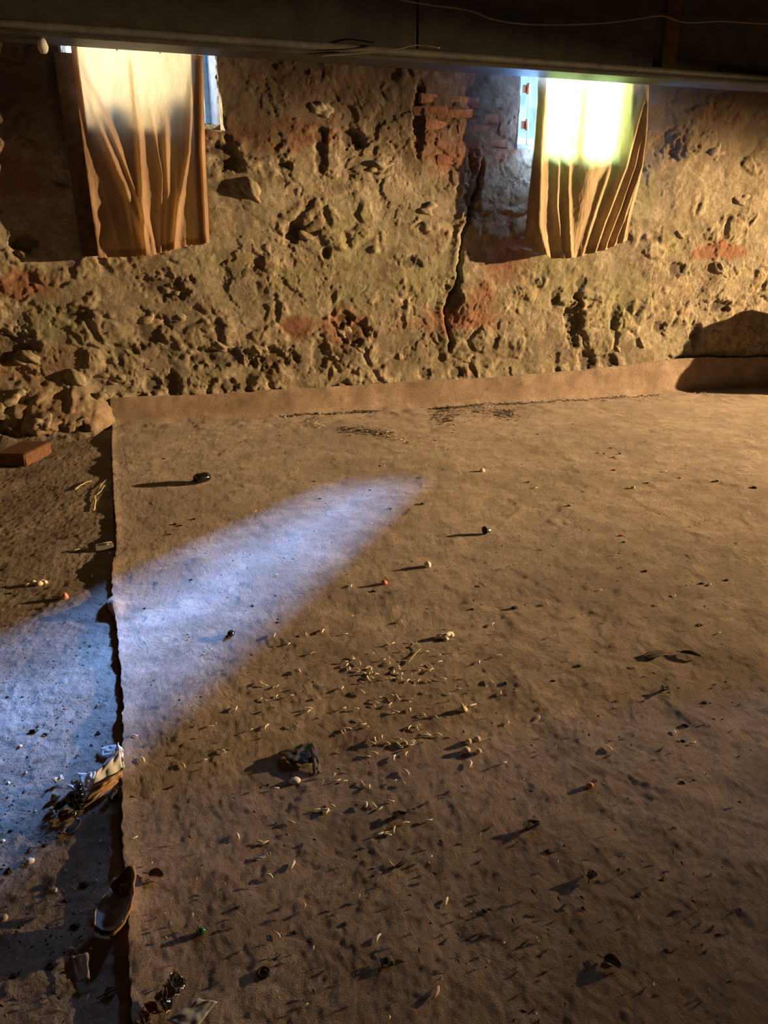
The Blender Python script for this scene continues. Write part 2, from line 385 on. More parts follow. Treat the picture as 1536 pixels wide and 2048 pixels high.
    for a in ((330,575,90,45),(400,715,130,28),(690,690,60,40),(540,720,60,25),(300,655,60,60),(1100,700,90,30),(880,700,130,45),(1180,700,80,40),(430,300,50,55),(490,600,60,30)):
        drk = np.maximum(drk, blob(*a, 0.0, .8) * .38)
    # wall colour turns darker and redder towards the top
    top_dark = sst(1.62, 2.06, Z + .22 * fbm(X * 2.2, Z * 1.3, 4, 61)); drk = np.maximum(drk, top_dark * .78); red = np.maximum(red, top_dark * .35)
    # crack running down beside the brick patch
    cpx = [(968,310),(955,380),(940,420),(925,470),(915,560),(890,620),(900,680)]
    cp = np.array([wl(*p) for p in cpx]); o = np.argsort(cp[:, 1]); xc = np.interp(Z, cp[o, 1], cp[o, 0]) + .02 * fbm(Z * 14, Z * 3, 3, 77)
    inz = sst(.35, .5, Z) * sst(1.75, 1.65, Z); h = h - .05 * np.exp(-((X - xc) / .012) ** 2) * inz + .022 * sst(.10, 0, xc - X) * sst(-.0, .05, xc - X) * inz
    # ragged rubble footing
    foot = sst(.42, .02, Z + .10 * fbm(X * 3, Z * 2, 3, 83)); h = h + .05 * foot * (1 + fbm(X * 7, Z * 9, 3, 85)) * (1 - sst(-.3, .1, X) * .7)
    heap = sst(-.38, -.55, X) * sst(.30, .0, Z + .06 * fbm(X * 6, Z * 4, 3, 88)); h = h + heap * (.30 + .12 * fbm(X * 5, Z * 8, 4, 90))
    h = np.where(X < -.35, h, np.minimum(h, .075)); drk = np.maximum(drk, heap * .35)
    # flatten round the window openings so the reveals meet the wall
    keep = np.ones((len(zs) - 1, len(xs) - 1), bool)
    xm = (X[:-1, :-1] + X[1:, 1:]) / 2; zm = (Z[:-1, :-1] + Z[1:, 1:]) / 2
    jag = .018 * fbm(xm * 14, zm * 14, 3, 95)
    for (x0, x1, z0, z1) in WIN.values():
        keep &= ~((xm > x0 + jag) & (xm < x1 + jag) & (zm > z0 + jag) & (zm < z1))
        near = sst(.10, .0, np.maximum(np.maximum(x0 - X, X - x1), np.maximum(z0 - Z, Z - z1))); h = h * (1 - near) + near * np.minimum(h, .02)
    P = np.stack([X, 5.3 - h, Z], -1)
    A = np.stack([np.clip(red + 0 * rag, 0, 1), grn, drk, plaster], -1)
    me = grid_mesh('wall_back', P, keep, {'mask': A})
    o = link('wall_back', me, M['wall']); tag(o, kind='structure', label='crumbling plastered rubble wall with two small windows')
    return o, xs, zs, h
wall, _wx, _wz, _wh = build_wall()
def wall_h(x, z):
    i = min(max(int(np.searchsorted(_wx, x)), 0), len(_wx) - 1); j = min(max(int(np.searchsorted(_wz, z)), 0), len(_wz) - 1)
    return float(_wh[j, i])

# exposed bricks and rubble stones sitting in the wall
def brick_mesh(name, l, h_, d, seed, rough=.006):
    bm = bmesh.new(); box_bm(bm, -l / 2, l / 2, -d / 2, d / 2, -h_ / 2, h_ / 2)
    bmesh.ops.bevel(bm, geom=bm.edges[:], offset=.007, segments=2, affect='EDGES')
    rr = random.Random(seed)
    for v in bm.verts: v.co += Vector((rr.uniform(-1, 1), rr.uniform(-1, 1), rr.uniform(-1, 1))) * rough
    me = bpy.data.meshes.new(name); bm.to_mesh(me); bm.free(); return me
bk = [brick_mesh('brick', .20 + .02 * i, .062, .09, i, .005) for i in range(4)]
for i, (px, py) in enumerate(((868,196),(930,204),(862,222),(912,228),(972,236),(880,250),(948,258),(985,285),(930,292),(905,318))):
    x, z = wl(px, py, 5.27); o = link('brick', bk[i % 4], M['brick'], wall, (x, 5.342 - wall_h(x, z), z)); o.rotation_euler = (R_.uniform(-.08, .08), R_.uniform(-.06, .06), R_.uniform(-.1, .1))
st = [lump_mesh('stone', .085, .05, .06, 100 + i, 4, .42, False) for i in range(6)]
for i, (px, py, s) in enumerate(((690,665,1.0),(340,578,1.1),(300,640,1.3),(265,705,1.0),(360,640,.9),(440,690,1.1),(520,700,.9),(600,735,.8),(680,720,.8),(730,700,1.0),
        (800,715,.8),(870,735,.7),(940,720,.9),(1010,700,.8),(1060,725,.7),(1110,712,.8),(1180,690,.8),(1240,700,.9),(1290,690,1.0),(1340,670,.9),(1440,665,1.0),(1500,690,.9),
        (150,760,1.3),(60,720,1.4),(200,800,1.0),(90,830,1.2),(30,800,1.3),(160,840,.9),(240,760,.8),(300,740,.8),(1370,470,1.0),(1450,540,1.2),(1120,505,.8),(620,470,1.0),(500,380,1.4),(760,330,1.2),(860,420,1.1),(640,215,1.2),(1440,300,1.3),(1490,400,1.1))):
    x, z = wl(px, py, 5.26); o = link('stone', st[i % 6], M['wall'], wall, (x, 5.343 - wall_h(x, z), z))
    o.scale = (s, s, s * .8); o.rotation_euler = (0, R_.uniform(-.6, .6), R_.uniform(-.2, .2))

# line of the carpet's free edge
EDGE = [(225,846),(223,900),(226,950),(228,1000),(232,1050),(233,1100),(224,1130),(224,1190),(214,1208),(228,1226),(236,1270),(240,1330),(245,1390),(246,1450),(244,1500),(245,1560),(243,1640),(249,1720),(256,1800),(259,1900),(264,2048),(270,2200)]
_e = np.array([fl(*p, .012) for p in EDGE]); _o = np.argsort(_e[:, 1]); EX, EY = _e[_o, 0], _e[_o, 1]
# floor: rough concrete, finest where it shows beside the carpet
def build_floor():
    xs = np.concatenate([np.linspace(XW0, -1.3, 20)[:-1], np.linspace(-1.3, .05, 300)[:-1], np.linspace(.05, XW1, 30)])
    t = np.linspace(0, 1, 560); ys = np.concatenate([np.linspace(YB, .55, 20)[:-1], .55 * (5.4 / .55) ** t])
    X, Y = np.meshgrid(xs, ys)
    h = .008 * fbm(X * 3, Y * 3, 3, 3) + .0022 * fbm(X * 22, Y * 22, 4, 6, .6) + .0035 * np.maximum(0, fbm(X * 50, Y * 50, 2, 12))
    fade = sst(.02, -.12, X); h = h * fade - .012 + .009 * fade
    h = np.where(X > np.interp(Y, EY, EX) - .004, np.minimum(h, -.008), h)
    h = h + .05 * sst(4.75, 5.1, Y) * (1 + fbm(X * 8, Y * 8, 3, 14)) * sst(-.46, -.56, X)
    me = grid_mesh('floor', np.stack([X, Y, h], -1)); o = link('floor', me, M['floor']); tag(o, kind='structure', label='dirty rough concrete floor beside the carpet'); return xs, ys, h
_fx, _fy, _fhgt = build_floor()
def floor_z(x, y):
    i = min(int(np.searchsorted(_fx, x)), len(_fx) - 1); j = min(int(np.searchsorted(_fy, y)), len(_fy) - 1); return float(_fhgt[j, i])
def plain(name, *b):
    o = box(name, *b, M['ceiling' if name == 'ceiling' else 'plainwall']); tag(o, kind='structure'); return o
plain('ceiling', XW0 - .1, XW1 + .1, YB - .1, 5.6, HC, HC + .1)
plain('wall_left', XW0 - .1, XW0, YB - .1, 5.5, -.05, HC)
plain('wall_right', XW1, XW1 + .1, YB - .1, 5.5, -.05, HC)
plain('wall_front', XW0 - .1, XW1 + .1, YB - .1, YB, -.05, HC)

# thickness of the back wall behind its rough face
bm = bmesh.new(); _a, _b = WIN['small'], WIN['bright']
for (x0, x1, z0, z1) in ((XW0, _a[0], 0, HC), (_a[1], _b[0], 0, HC), (_b[1], XW1, 0, HC), (_a[0], _a[1], 0, _a[2] - .03), (_b[0], _b[1], 0, _b[2] - .03), (_a[0], _a[1], _a[3], HC), (_b[0], _b[1], _b[3], HC)):
    box_bm(bm, x0, x1, 5.36, 5.69, z0, z1)
me = bpy.data.meshes.new('wall_outer'); bm.to_mesh(me); bm.free(); tag(link('wall_outer', me, M['plainwall']), kind='structure')

# ------------------------------------------------------------------ windows
def build_window(n, key, hinges):
    x0, x1, z0, z1 = WIN[key]
    w = empty('window_%d' % n, ((x0 + x1) / 2, 5.55, z0)); tag(w, kind='structure')
    inv = Matrix.Translation(-Vector(w.location))
    def part(name, bm_pts, f, mat, parent=w):
        me = mesh_pd(name, [Vector(p) - w.location for p in bm_pts], f); return link(name, me, mat, parent)
    ya, yb = 5.280, 5.70; sp = .05          # splayed reveals, wider towards the room
    X0, X1, Z0 = x0 - .004, x1 + .004, z0 - .03
    quadf = [(0, 1, 2, 3), (4, 7, 6, 5), (0, 4, 5, 1), (1, 5, 6, 2), (2, 6, 7, 3), (3, 7, 4, 0)]
    part('reveal', [(x0 + sp, yb, Z0), (x0, ya, Z0), (x0, ya, z1), (x0 + sp, yb, z1), (x0 - .2, yb, Z0), (x0 - .03, ya + .04, Z0), (x0 - .03, ya + .04, z1), (x0 - .2, yb, z1)], quadf, M['reveal'])
    part('reveal', [(x1 - sp, yb, Z0), (x1, ya, Z0), (x1, ya, z1), (x1 - sp, yb, z1), (x1 + .2, yb, Z0), (x1 + .03, ya + .03, Z0), (x1 + .03, ya + .03, z1), (x1 + .2, yb, z1)], quadf, M['reveal'])
    part('sill', [(X0 - .2, yb, z0 + .02), (X0, ya, z0), (X1, ya, z0), (X1 + .2, yb, z0 + .02), (X0 - .2, yb, z0 - .2), (X0, ya + .03, z0 - .05), (X1, ya + .03, z0 - .05), (X1 + .2, yb, z0 - .2)], quadf, M['reveal'])
    part('lintel', [(X0 - .2, yb, z1), (X0, ya, z1), (X1, ya, z1), (X1 + .2, yb, z1), (X0 - .2, yb, z1 + .3), (X0, ya, z1 + .3), (X1, ya, z1 + .3), (X1 + .2, yb, z1 + .3)], quadf, M['plainwall'])
    fx0, fx1, fz0, fz1, fy0, fy1 = x0 + .035, x1 - .035, z0 + .015, z1 - .0, 5.57, 5.62
    t = .035; fm = fx0 + (fx1 - fx0) * .72
    for (a, b, c, d) in ((fx0, fx0 + t, fz0, fz1), (fx1 - t, fx1, fz0, fz1), (fx0, fx1, fz0, fz0 + t), (fx0, fx1, fz1 - t, fz1), (fm - .018, fm + .018, fz0, fz1)):
        bm = bmesh.new(); box_bm(bm, a, b, fy0, fy1, c, d); bmesh.ops.bevel(bm, geom=bm.edges[:], offset=.004, segments=1, affect='EDGES')
        bm.transform(inv); me = bpy.data.meshes.new('frame_bar'); bm.to_mesh(me); bm.free(); link('frame_bar', me, M['frame_blue'], w)
    for (a, b) in ((fx0 + t, fm - .018), (fm + .018, fx1 - t)):
        bm = bmesh.new(); box_bm(bm, a, b, 5.592, 5.597, fz0 + t, fz1 - t); bm.transform(inv)
        me = bpy.data.meshes.new('pane'); bm.to_mesh(me); bm.free(); link('pane', me, M['glass'], w)
    for (hx, hz) in hinges:      # rusty strap hinge: knuckle + leaf
        kn = tube_mesh('hinge', [Vector((hx, 5.245, hz - .035)) - w.location, Vector((hx, 5.245, hz)) - w.location, Vector((hx, 5.245, hz + .035)) - w.location], .013, 10, 1.0, [.8, 1.0, .8])
        ho = link('hinge', kn, M['rust'], w)
        lf = bmesh.new(); box_bm(lf, hx - .035, hx - .004, 5.25, 5.256, hz - .025, hz + .025); lf.transform(inv)
        me = bpy.data.meshes.new('hinge_leaf'); lf.to_mesh(me); lf.free(); link('hinge_leaf', me, M['rust'], ho)
    return w
build_window(1, 'small', [])
xh, zh = wl(1056, 178, 5.245); xh2, zh2 = wl(1053, 250, 5.245)
wb = build_window(2, 'bright', [(xh, zh), (xh2, zh2)])
for nm, (bx0, bx1, bz) in {'small': (-1.2, 1.2, 2.06), 'bright': (2.0, 4.6, 1.93)}.items():  # unseen earth banks added to grade the daylight on the cloths
    u, v = np.meshgrid(np.linspace(0, 1, 30), np.linspace(0, 1, 14)); X = bx0 + (bx1 - bx0) * u
    Z = bz + .05 * v + .04 * fbm(X * 5, v * 3, 3, 160); Y = 5.74 + .9 * v; Z[0] = 1.5; Y[0] = 5.705
    o = link('added_bank', grid_mesh('added_bank', np.stack([X, Y, Z], -1)), M['floor']); tag(o, 'unseen earth bank added to shade the %s window' % ('left' if nm == 'small' else 'right'), kind='structure')
# iron strap that links the two hinges
me = tube_mesh('hinge_rod', [Vector((xh + .012, 5.25, 2.3)) - wb.location, Vector((xh + .012, 5.25, (zh + zh2) / 2)) - wb.location, Vector((xh2 + .012, 5.25, zh2 - .12)) - wb.location, Vector((xh2 + .05, 5.25, zh2 - .125)) - wb.location], .006, 6)
link('hinge_rod', me, M['frame_blue'], wb)
# rubble lying on the sill behind the small window's cloth
for i, (x, s, sz) in enumerate(((-.20, .10, .09), (.16, .13, .12))):
    o = link('sill_stone', lump_mesh('sill_stone', s, .07, sz, 300 + i, 3, .25), M['stone'], None, (x, 5.37, 1.86 + sz * .5))
    tag(o, ('rounded stone silhouetted behind the left cloth, nearer its middle' if i == 0 else 'larger stone silhouetted behind the left cloth, nearer the blue strip'), 'stone')

# ------------------------------------------------------------------ beam, rail, cables
bx = empty('trim_1', (2.0, 5.0, 2.2)); tag(bx, kind='structure', label='dark boxed ceiling beam across the wall top')
def beam_box(name, x0, x1, y0, y1, z0, z1, mat, bev, parent=bx):
    o = box(name, x0 - 2.0, x1 - 2.0, y0 - 5.0, y1 - 5.0, z0 - 2.2, z1 - 2.2, mat, parent, bev); return o
seams = [XW0, -.9, wl(835, 60, 4.98)[0], wl(1352, 60, 4.98)[0], 5.6, 7.6, 9.6, XW1]
for i in range(len(seams) - 1):
    beam_box('panel', seams[i] + .006, seams[i + 1] - .006, 4.985, 5.02, 2.262, HC, M['beam'], .004)
beam_box('core', XW0, XW1, 5.022, 5.09, 2.215, HC, M['beam'], .003)
beam_box('batten', wl(1345, 60, 4.96)[0] - .05, wl(1345, 60, 4.96)[0] + .06, 4.962, 4.984, 2.262, HC, M['board'], .004)
me = tube_mesh('edge_rail', [(XW0 - 2, -.055, .048), (-2.5, -.055, .048), (0, -.057, .05), (2.5, -.055, .047), (XW1 - 2, -.055, .048)], .024, 12); link('edge_rail', me, M['rail'], bx)
beam_box('bottom_flange', XW0, XW1, 4.90, 5.09, 2.195, 2.219, M['beam'], .006)
def cable(name, px, Y, rad, label, mat='cable'):
    pts = []
    for (a, b) in px:
        x, z = wl(a, b, Y); pts.append(Vector((x, Y, z)))
    # smooth
    P = []
    for i in range(len(pts) - 1):
        p0, p1, p2, p3 = pts[max(i - 1, 0)], pts[i], pts[i + 1], pts[min(i + 2, len(pts) - 1)]
        for k in range(6):
            t = k / 6; P.append(.5 * ((2 * p1) + (p2 - p0) * t + (2 * p0 - 5 * p1 + 4 * p2 - p3) * t * t + (3 * p1 - p0 - 3 * p2 + p3) * t ** 3))
    P.append(pts[-1]); c0 = P[0].copy()
    o = link(name, tube_mesh(name, [p - c0 for p in P], rad, 8), M[mat], None, c0); tag(o, label, 'cable'); return o
cable('ceiling_cable', [(740,-25),(800,-2),(850,8),(935,20),(985,38),(1040,47),(1110,49),(1200,46),(1270,38),(1322,31),(1352,40),(1385,45),(1440,42),(1536,47),(1640,44)], 4.93, .0065, 'pale sagging cable strung along the face of the dark beam')
cable('thin_wire', [(640,112),(700,108),(760,103),(800,97),(835,90),(880,96)], 4.87, .0035, 'thin dark wire hanging along the lower rail of the beam', 'rail')
x, z = wl(86, 92, 4.95); o = link('wire_insulator', lump_mesh('wire_insulator', .028, .022, .04, 55, 2, .2, False), M['white_dirty'], None, (x, 4.95, z)); tag(o, 'small white knob under the beam, left of the left cloth', 'insulator')
# flat dark strip set on the wall behind the left edge of the small window's cloth
xb0, zb0 = wl(124, 95, 5.262); xb1, zb1 = wl(180, 512, 5.262)
o = link('dark_strip', mesh_pd('dark_strip', *(lambda a, b, w: ([(a[0]-w,5.262,a[1]),(a[0]+w,5.262,a[1]),(b[0]+w,5.262,b[1]),(b[0]-w,5.262,b[1]),(a[0]-w,5.285,a[1]),(a[0]+w,5.285,a[1]),(b[0]+w,5.285,b[1]),(b[0]-w,5.285,b[1])],
    [(0,3,2,1),(4,5,6,7),(0,1,5,4),(1,2,6,5),(2,3,7,6),(3,0,4,7)]))((xb0, 2.2), (xb1, zb1), .05)), M['board']); tag(o, 'dark upright strip beside the left edge of the left cloth', 'board')

# ------------------------------------------------------------------ cloths over the windows
def curtain(name, label, yc, cmat, left, right, bottom, folds, seed, edges):
    """left/right: [(v, x)], bottom: [(u, z)], folds: [([(v,u)...], width_u, amp_m)]"""
    nu, nv = 190, 210
    u, v = np.meshgrid(np.linspace(0, 1, nu), np.linspace(0, 1, nv))
    la = np.array(left); ra = np.array(right); ba = np.array(bottom)
    xl = np.interp(v, la[:, 0], la[:, 1]); xr = np.interp(v, ra[:, 0], ra[:, 1])
    zb = np.interp(u, ba[:, 0], ba[:, 1]); zt = 2.225
    X = xl + (xr - xl) * u; Z = zt + (zb - zt) * v
    d = .012 * fbm(u * 3, v * 3, 3, seed) * sst(0, .3, v)
    for pts, wdt, amp in folds:
        p = np.array(pts); uc = np.interp(v, p[:, 0], p[:, 1]); fade = sst(p[0, 0] - .02, p[0, 0] + .18, v) * (1 if p[-1, 0] >= .98 else sst(p[-1, 0] + .02, p[-1, 0] - .15, v))
        wv = wdt * (1 + .25 * perlin(v * 5, v * 0 + wdt * 90, seed))
        q = (u - uc) / wv
        d = d + 1.35 * amp * fade * np.exp(-q * q) * (1 - .35 * np.tanh(q * 1.5))
    d = d + .0045 * perlin(u * 46 + 2 * v, v * 7, seed + 3) * sst(.72, 1, v) + .0022 * perlin(u * 60, v * 30, seed + 9)
    d = d + .010 * sst(.90, 1.0, v) * perlin(u * 24, v * 3, seed + 5)
    Z = Z + .006 * perlin(u * 20, v * 2, seed + 6) * sst(.85, 1, v)
    Y = yc - d
    root = empty(name, (float((xl[0,0]+xr[0,0]) / 2), yc, zt)); tag(root, label, 'curtain', 'cloths hung over the windows')
    P = np.stack([X, Y, Z], -1) - np.array(root.location)
    cl = link('cloth', grid_mesh('cloth', P), M[cmat], root)
    hem = P[-9:, :, :].copy(); hem[..., 1] -= .004; link('hem', grid_mesh('hem', hem), M[cmat], cl)
    for (ua, ub) in edges:        # doubled-over side edges of the cloth
        ia, ib = int(ua * (nu - 1)), int(ub * (nu - 1)) + 1; e = P[1:, ia:ib].copy(); e[..., 1] += .012
        link('folded_edge', grid_mesh('folded_edge', e), M['curtain_dense'], cl)
    for uu in (.04, .34, .67, .96):
        k = int(uu * (nu - 1)); p = P[2, k]
        link('nail', tube_mesh('nail', [(p[0], p[1] + .004, p[2]), (p[0], p[1] - .010, p[2]), (p[0], p[1] - .013, p[2])], .004, 8), M['rust'], root)
    return root
curtain('window_cloth', 'tan translucent cloth hung over the left window, glowing less brightly',
    5.19, 'curtain', [(0, wl(138, 85, 5.1)[0]), (1, wl(195, 515, 5.1)[0])], [(0, wl(407, 100, 5.1)[0]), (.5, wl(412, 300, 5.1)[0]), (1, wl(421, 487, 5.1)[0])],
    [(0, wl(195,516,5.1)[1]), (.45, wl(295,512,5.1)[1]), (.72, wl(355,496,5.1)[1]), (1, wl(421,486,5.1)[1])],
    [([(0, .02), (.4, .17), (.8, .38), (1, .46)], .045, .030), ([(.15, .10), (.5, .30), (.85, .47), (1, .5)], .030, .022),
     ([(0, .45), (.4, .46), (1, .42)], .030, .030), ([(.25, .56), (.6, .62), (1, .55)], .022, .016), ([(.3, .68), (.7, .66), (1, .60)], .028, .020),
     ([(.05, .93), (.5, .86), (.9, .70), (1, .66)], .035, .024), ([(0, .99), (.5, .97), (1, .97)], .025, .028), ([(.35, .80), (.7, .74), (1, .68)], .02, .014),
     ([(0, .0), (1, .02)], .05, .018), ([(.55, .1), (1, .22)], .03, .010), ([(.6, .30), (1, .34)], .02, .012)], 3, ((0, .05), (.90, 1)))
curtain('window_cloth', 'tan translucent cloth hung over the right window, upper half blazing white',
    5.155, 'curtain_thick', [(0, wl(1076, 150, 5.15)[0]), (.45, wl(1066, 300, 5.15)[0]), (1, wl(1057, 490, 5.1)[0])], [(0, wl(1306, 165, 5.1)[0]), (.5, wl(1296, 320, 5.1)[0]), (1, wl(1262, 482, 5.1)[0])],
    [(0, wl(1057,482,5.1)[1]), (.1, wl(1075,505,5.1)[1]), (.28, wl(1118,518,5.1)[1]), (.5, wl(1160,514,5.1)[1]), (.8, wl(1222,498,5.1)[1]), (1, wl(1262,480,5.1)[1])],
    [([(0, .05), (.5, .06), (.85, .10), (1, .20)], .055, .036), ([(.30, .21), (.7, .25), (1, .36)], .030, .020), ([(.2, .29), (.6, .33), (.85, .38), (1, .42)], .028, .022),
     ([(.05, .50), (.45, .52), (.75, .50), (1, .46)], .110, .026), ([(.42, .72), (.7, .62), (1, .54)], .035, .018), ([(0, .98), (.3, .88), (.7, .76), (1, .66)], .036, .032), ([(0, 1.0), (.35, .94), (.75, .85), (1, .76)], .028, .028),
     ([(.1, .99), (.5, .96), (.85, .91), (1, .85)], .024, .022), ([(.2, .99), (1, .95)], .022, .016), ([(.08, .82), (.30, .68), (.55, .58)], .060, .016), ([(.08, .18), (.30, .30), (.5, .42)], .050, .014)], 13, ((0, .09), (.86, 1)))

# ------------------------------------------------------------------ carpet
UP = np.array([wl(*p, 5.22) for p in [(225,797),(500,785),(760,768),(1000,755),(1200,738),(1390,715),(1536,715),(1700,712)]])
def carpet_h(X, Y):
    h = .008 + .006 * fbm(X * 2.2, Y * 2.2, 3, 101) + .0028 * fbm(X * 11, Y * 11, 4, 104, .6) + .0013 * fbm(X * 60, Y * 60, 2, 109)
    rg = 1 - np.abs(fbm(X * 1.7 + .8 * Y, Y * 1.7 - .6 * X, 3, 120)) * 2.6
    h = h + .0016 * sst(.7, 1.0, rg) * sst(.2, 1.2, X)
    h = h + .010 * sst(4.4, 5.15, Y) * (.6 + fbm(X * 5, Y * 9, 3, 130))
    return np.maximum(h, .004)
def build_carpet():
    nc, nr = 720, 640
    t = np.linspace(0, 1, nr); ys = .30 * (5.17 / .30) ** t
    up = np.linspace(0, 1, 46)[1:]
    s = np.linspace(0, 1, nc) ** 1.35
    ex = np.interp(ys, EY, EX) + .006 * perlin(ys * 26, ys * 0, 140) + .004 * perlin(ys * 70, ys * 0, 141)
    S, Yg = np.meshgrid(s, ys); E = ex[:, None]
    right = np.minimum(1.7 + 1.05 * ys, 7.2)[:, None]
    X = E + (right - E) * S
    h = carpet_h(X, Yg); side = X - E
    h = h + .007 * np.exp(-(side / .02) ** 2) * (.5 + perlin(Yg * 9, Yg * 0, 145))   # frayed curling edge
    kx, ky = fl(222, 1210, .02); h = h + .022 * np.exp(-(((X - kx - .012) / .022) ** 2 + ((Yg - ky) / .045) ** 2))
    F = np.stack([X, Yg, h], -1)
    # upturn: bend and rise against the wall
    Xt = np.broadcast_to(X[-1][None], (len(up), nc)); zt = np.interp(Xt, UP[:, 0], UP[:, 1]) + .008 * fbm(Xt * 6, Xt * 0, 3, 150); U2 = up[:, None]
    z = h[-1][None] * (1 - U2) + zt * sst(-.25, 1, U2) * U2 ** .6
    y = 5.17 + .045 * (1 - (1 - np.clip(U2 * 3.5, 0, 1)) ** 2) + .012 * fbm(Xt * 4, z * 5, 3, 155) * U2 + .006 * U2
    T = np.stack([Xt, y, z], -1)
    P = np.concatenate([F, T], 0)
    # skirt: left edge and top edge get a real thickness
    L = P[:, :1].copy(); L[:, 0, 0] += .003; L[:nr, 0, 2] = -.014; L[nr:, 0, 1] += .012
    P = np.concatenate([L, P], 1)
    B = P[-1:].copy(); B[..., 1] += .03; P = np.concatenate([P, B], 0)
    o = link('carpet', grid_mesh('carpet', P), M['carpet']); tag(o, 'worn matted tan carpet with its far edge turned up against the wall', 'carpet')
build_carpet()
def cz(x, y): return float(carpet_h(np.array(x), np.array(y)))

# ------------------------------------------------------------------ things lying about
def ground(px, py):
    x, y = fl(px, py, .012); e = float(np.interp(y, EY, EX))
    if x > e + .01: return Vector((x, y, cz(x, y)))
    x, y = fl(px, py, 0); return Vector((x, y, floor_z(x, y)))
SKIN = {}
def scatter(name, meshes, pts, mat, label, cat, group, smin=.8, smax=1.25, lift=.0):
    for i, p in enumerate(pts):
        px, py = p[0], p[1]; g = ground(px, py); s = (p[2] if len(p) > 2 else 1.0) * R_.uniform(smin, smax)
        mm = mat[i % len(mat)] if isinstance(mat, list) else mat
        me = meshes[i % len(meshes)]
        key = (me.name, mm)
        if key not in SKIN:
            c = me.copy(); c.materials.clear(); c.materials.append(M[mm]); SKIN[key] = c
        o = link(name, SKIN[key], None, None, (g.x, g.y, g.z + lift)); o.scale = (s, s, s); o.rotation_euler = (0, 0, R_.uniform(0, 6.28))
        tag(o, label, cat, group)
def grain_mesh(i):
    rr = random.Random(i); L = rr.uniform(.009, .014); b = rr.uniform(-.4, .4)
    pts = [(-L, -b * L * .5, .002), (-L * .5, b * L * .15, .0028), (0, b * L * .35, .0034), (L * .5, b * L * .15, .003), (L, -b * L * .5, .0022)]
    return tube_mesh('wood_chip', pts, .0030, 6, .6, [.5, .95, 1, .9, .45])
grains = [grain_mesh(i) for i in range(7)]
Z3 = [(110,92),(195,140),(340,198),(400,66),(258,303),(30,378),(50,390),(125,395),(110,400),(123,448),(203,452),(30,465),(55,475),(372,465),(60,640),(236,630),(315,545),(308,528),(116,1003),(483,962),(530,965),(360,1133),(425,1143),(412,1135),(455,1105),(640,975),(680,998),(660,1105),(710,1105),(740,1130),(803,1082),(585,225),(575,235),(620,262),(640,320),(670,285),(690,295),(655,292),(715,325),(690,345),(672,352),(627,375),(515,412),(633,430),(740,460),(715,485),(708,508),(522,528),(595,530),(803,508),(810,448),(850,465),(928,470),(925,540),(825,558),(835,550),(980,572),(1005,568),(1073,578),(1015,430),(1090,690),(1025,680),(1020,695),(965,628),(920,645),(965,648),(615,598),(635,630),(665,640),(543,648),(530,655),(515,668),(690,738),(715,720),(755,705),(778,738),(850,720),(855,748),(880,760),(895,738),(912,755),(945,725),(935,735),(708,800),(665,818),(828,828),(900,805),(900,912),(885,978),(1285,862),(1490,850),(1515,610),(1470,435),(1410,365),(1340,247),(1455,213),(1218,410),(1157,437),(1100,250),(1093,207),(1043,270),(1050,298),(973,298),(980,290),(1035,362),(910,365),(955,360),(975,362),(870,350),(875,325),(840,318),(825,315),(855,280),(850,295),(885,243),(870,188),(815,142),(785,150),(935,155),(922,130),(1048,47),(1017,188),(1420,20),(760,243),(797,225),(775,355),(815,350),(800,262),(695,195),(1115,352),(720,330),(700,320),(680,322),(610,300),(560,290),(545,270),(530,250),(600,310)]
pts = [(512 + a / 3, 1240 + b / 3) for a, b in Z3]
pts += [(512 + a / 3, 1600 + b / 3) for a, b in ((25,245),(22,335),(218,384),(80,447),(210,125),(820,388),(1140,605),(730,827),(130,800),(790,200),(740,200),(892,135),(828,172),(795,100),(1030,118),(1080,1163),(50,250),(780,190))]
pts += [(a / 3, 1360 + b / 3) for a, b in ((855,473),(1225,475),(1095,505),(1340,423),(808,330),(1415,170),(1505,298),(1260,275),(1425,930),(800,945))]
pts += [(512 + a / 3, 900 + b / 3) for a, b in ((690,440),(780,443),(570,812),(1065,942),(1370,805),(870,1022),(400,1085),(300,1105),(530,1100),(120,750),(1010,160),(770,88))]
pts += [(1024 + a / 3, 1240 + b / 3) for a, b in ((730,275),(20,428),(158,585),(975,675),(1085,740),(585,770),(1240,80))]
pts += [(1024 + a / 3, 900 + b / 3) for a, b in ((145,225),(450,243),(340,432),(210,925),(525,840),(875,930),(975,868),(1190,800),(925,125))]
def chip_zone(p):
    x, y = p
    if y > 1720: return 'lone pale chip on the dim carpet nearest the viewer', 'chips on the near carpet'
    if y > 1585: return 'pale chip in the loose row below the dark torn flap', 'chips below the torn flap'
    if x < 480 and y > 1380: return 'pale chip by itself between carpet edge and torn flap', 'chips near the carpet edge'
    if x > 1020: return 'pale chip alone on the right half of the carpet', 'chips on the right of the carpet'
    if y < 1265: return 'pale chip alone on the carpet beyond the dense scatter', 'chips beyond the scatter'
    if x < 660: return 'pale chip in the sparse left side of the scatter, above the flap', 'chips left of the dense scatter'
    if y < 1380:
        if x < 752: return 'pale chip in the dense heap left of the bent straw', 'chips left of the bent straw'
        if x < 862: return 'pale chip lying close around the bent straw', 'chips round the bent straw'
        return 'pale chip to the right of the bent straw, below the lumpy chunk', 'chips right of the bent straw'
    if y < 1470:
        if x < 770: return 'pale chip in the middle band of the scatter, on its left', 'chips in the left middle band'
        return 'pale chip in the middle band of the scatter, near the stub', 'chips in the right middle band'
    return 'pale chip in the lower curved trail right of the torn flap', 'chips in the lower trail'
zones = {}
for p in pts: zones.setdefault(chip_zone(p), []).append(p)
for (lb, gp), pp in zones.items():
    scatter('wood_chip', grains, pp, ['chip', 'chip', 'chip_dull', 'chip'], lb, 'wood chip', gp, .66, 1.02, .0012)
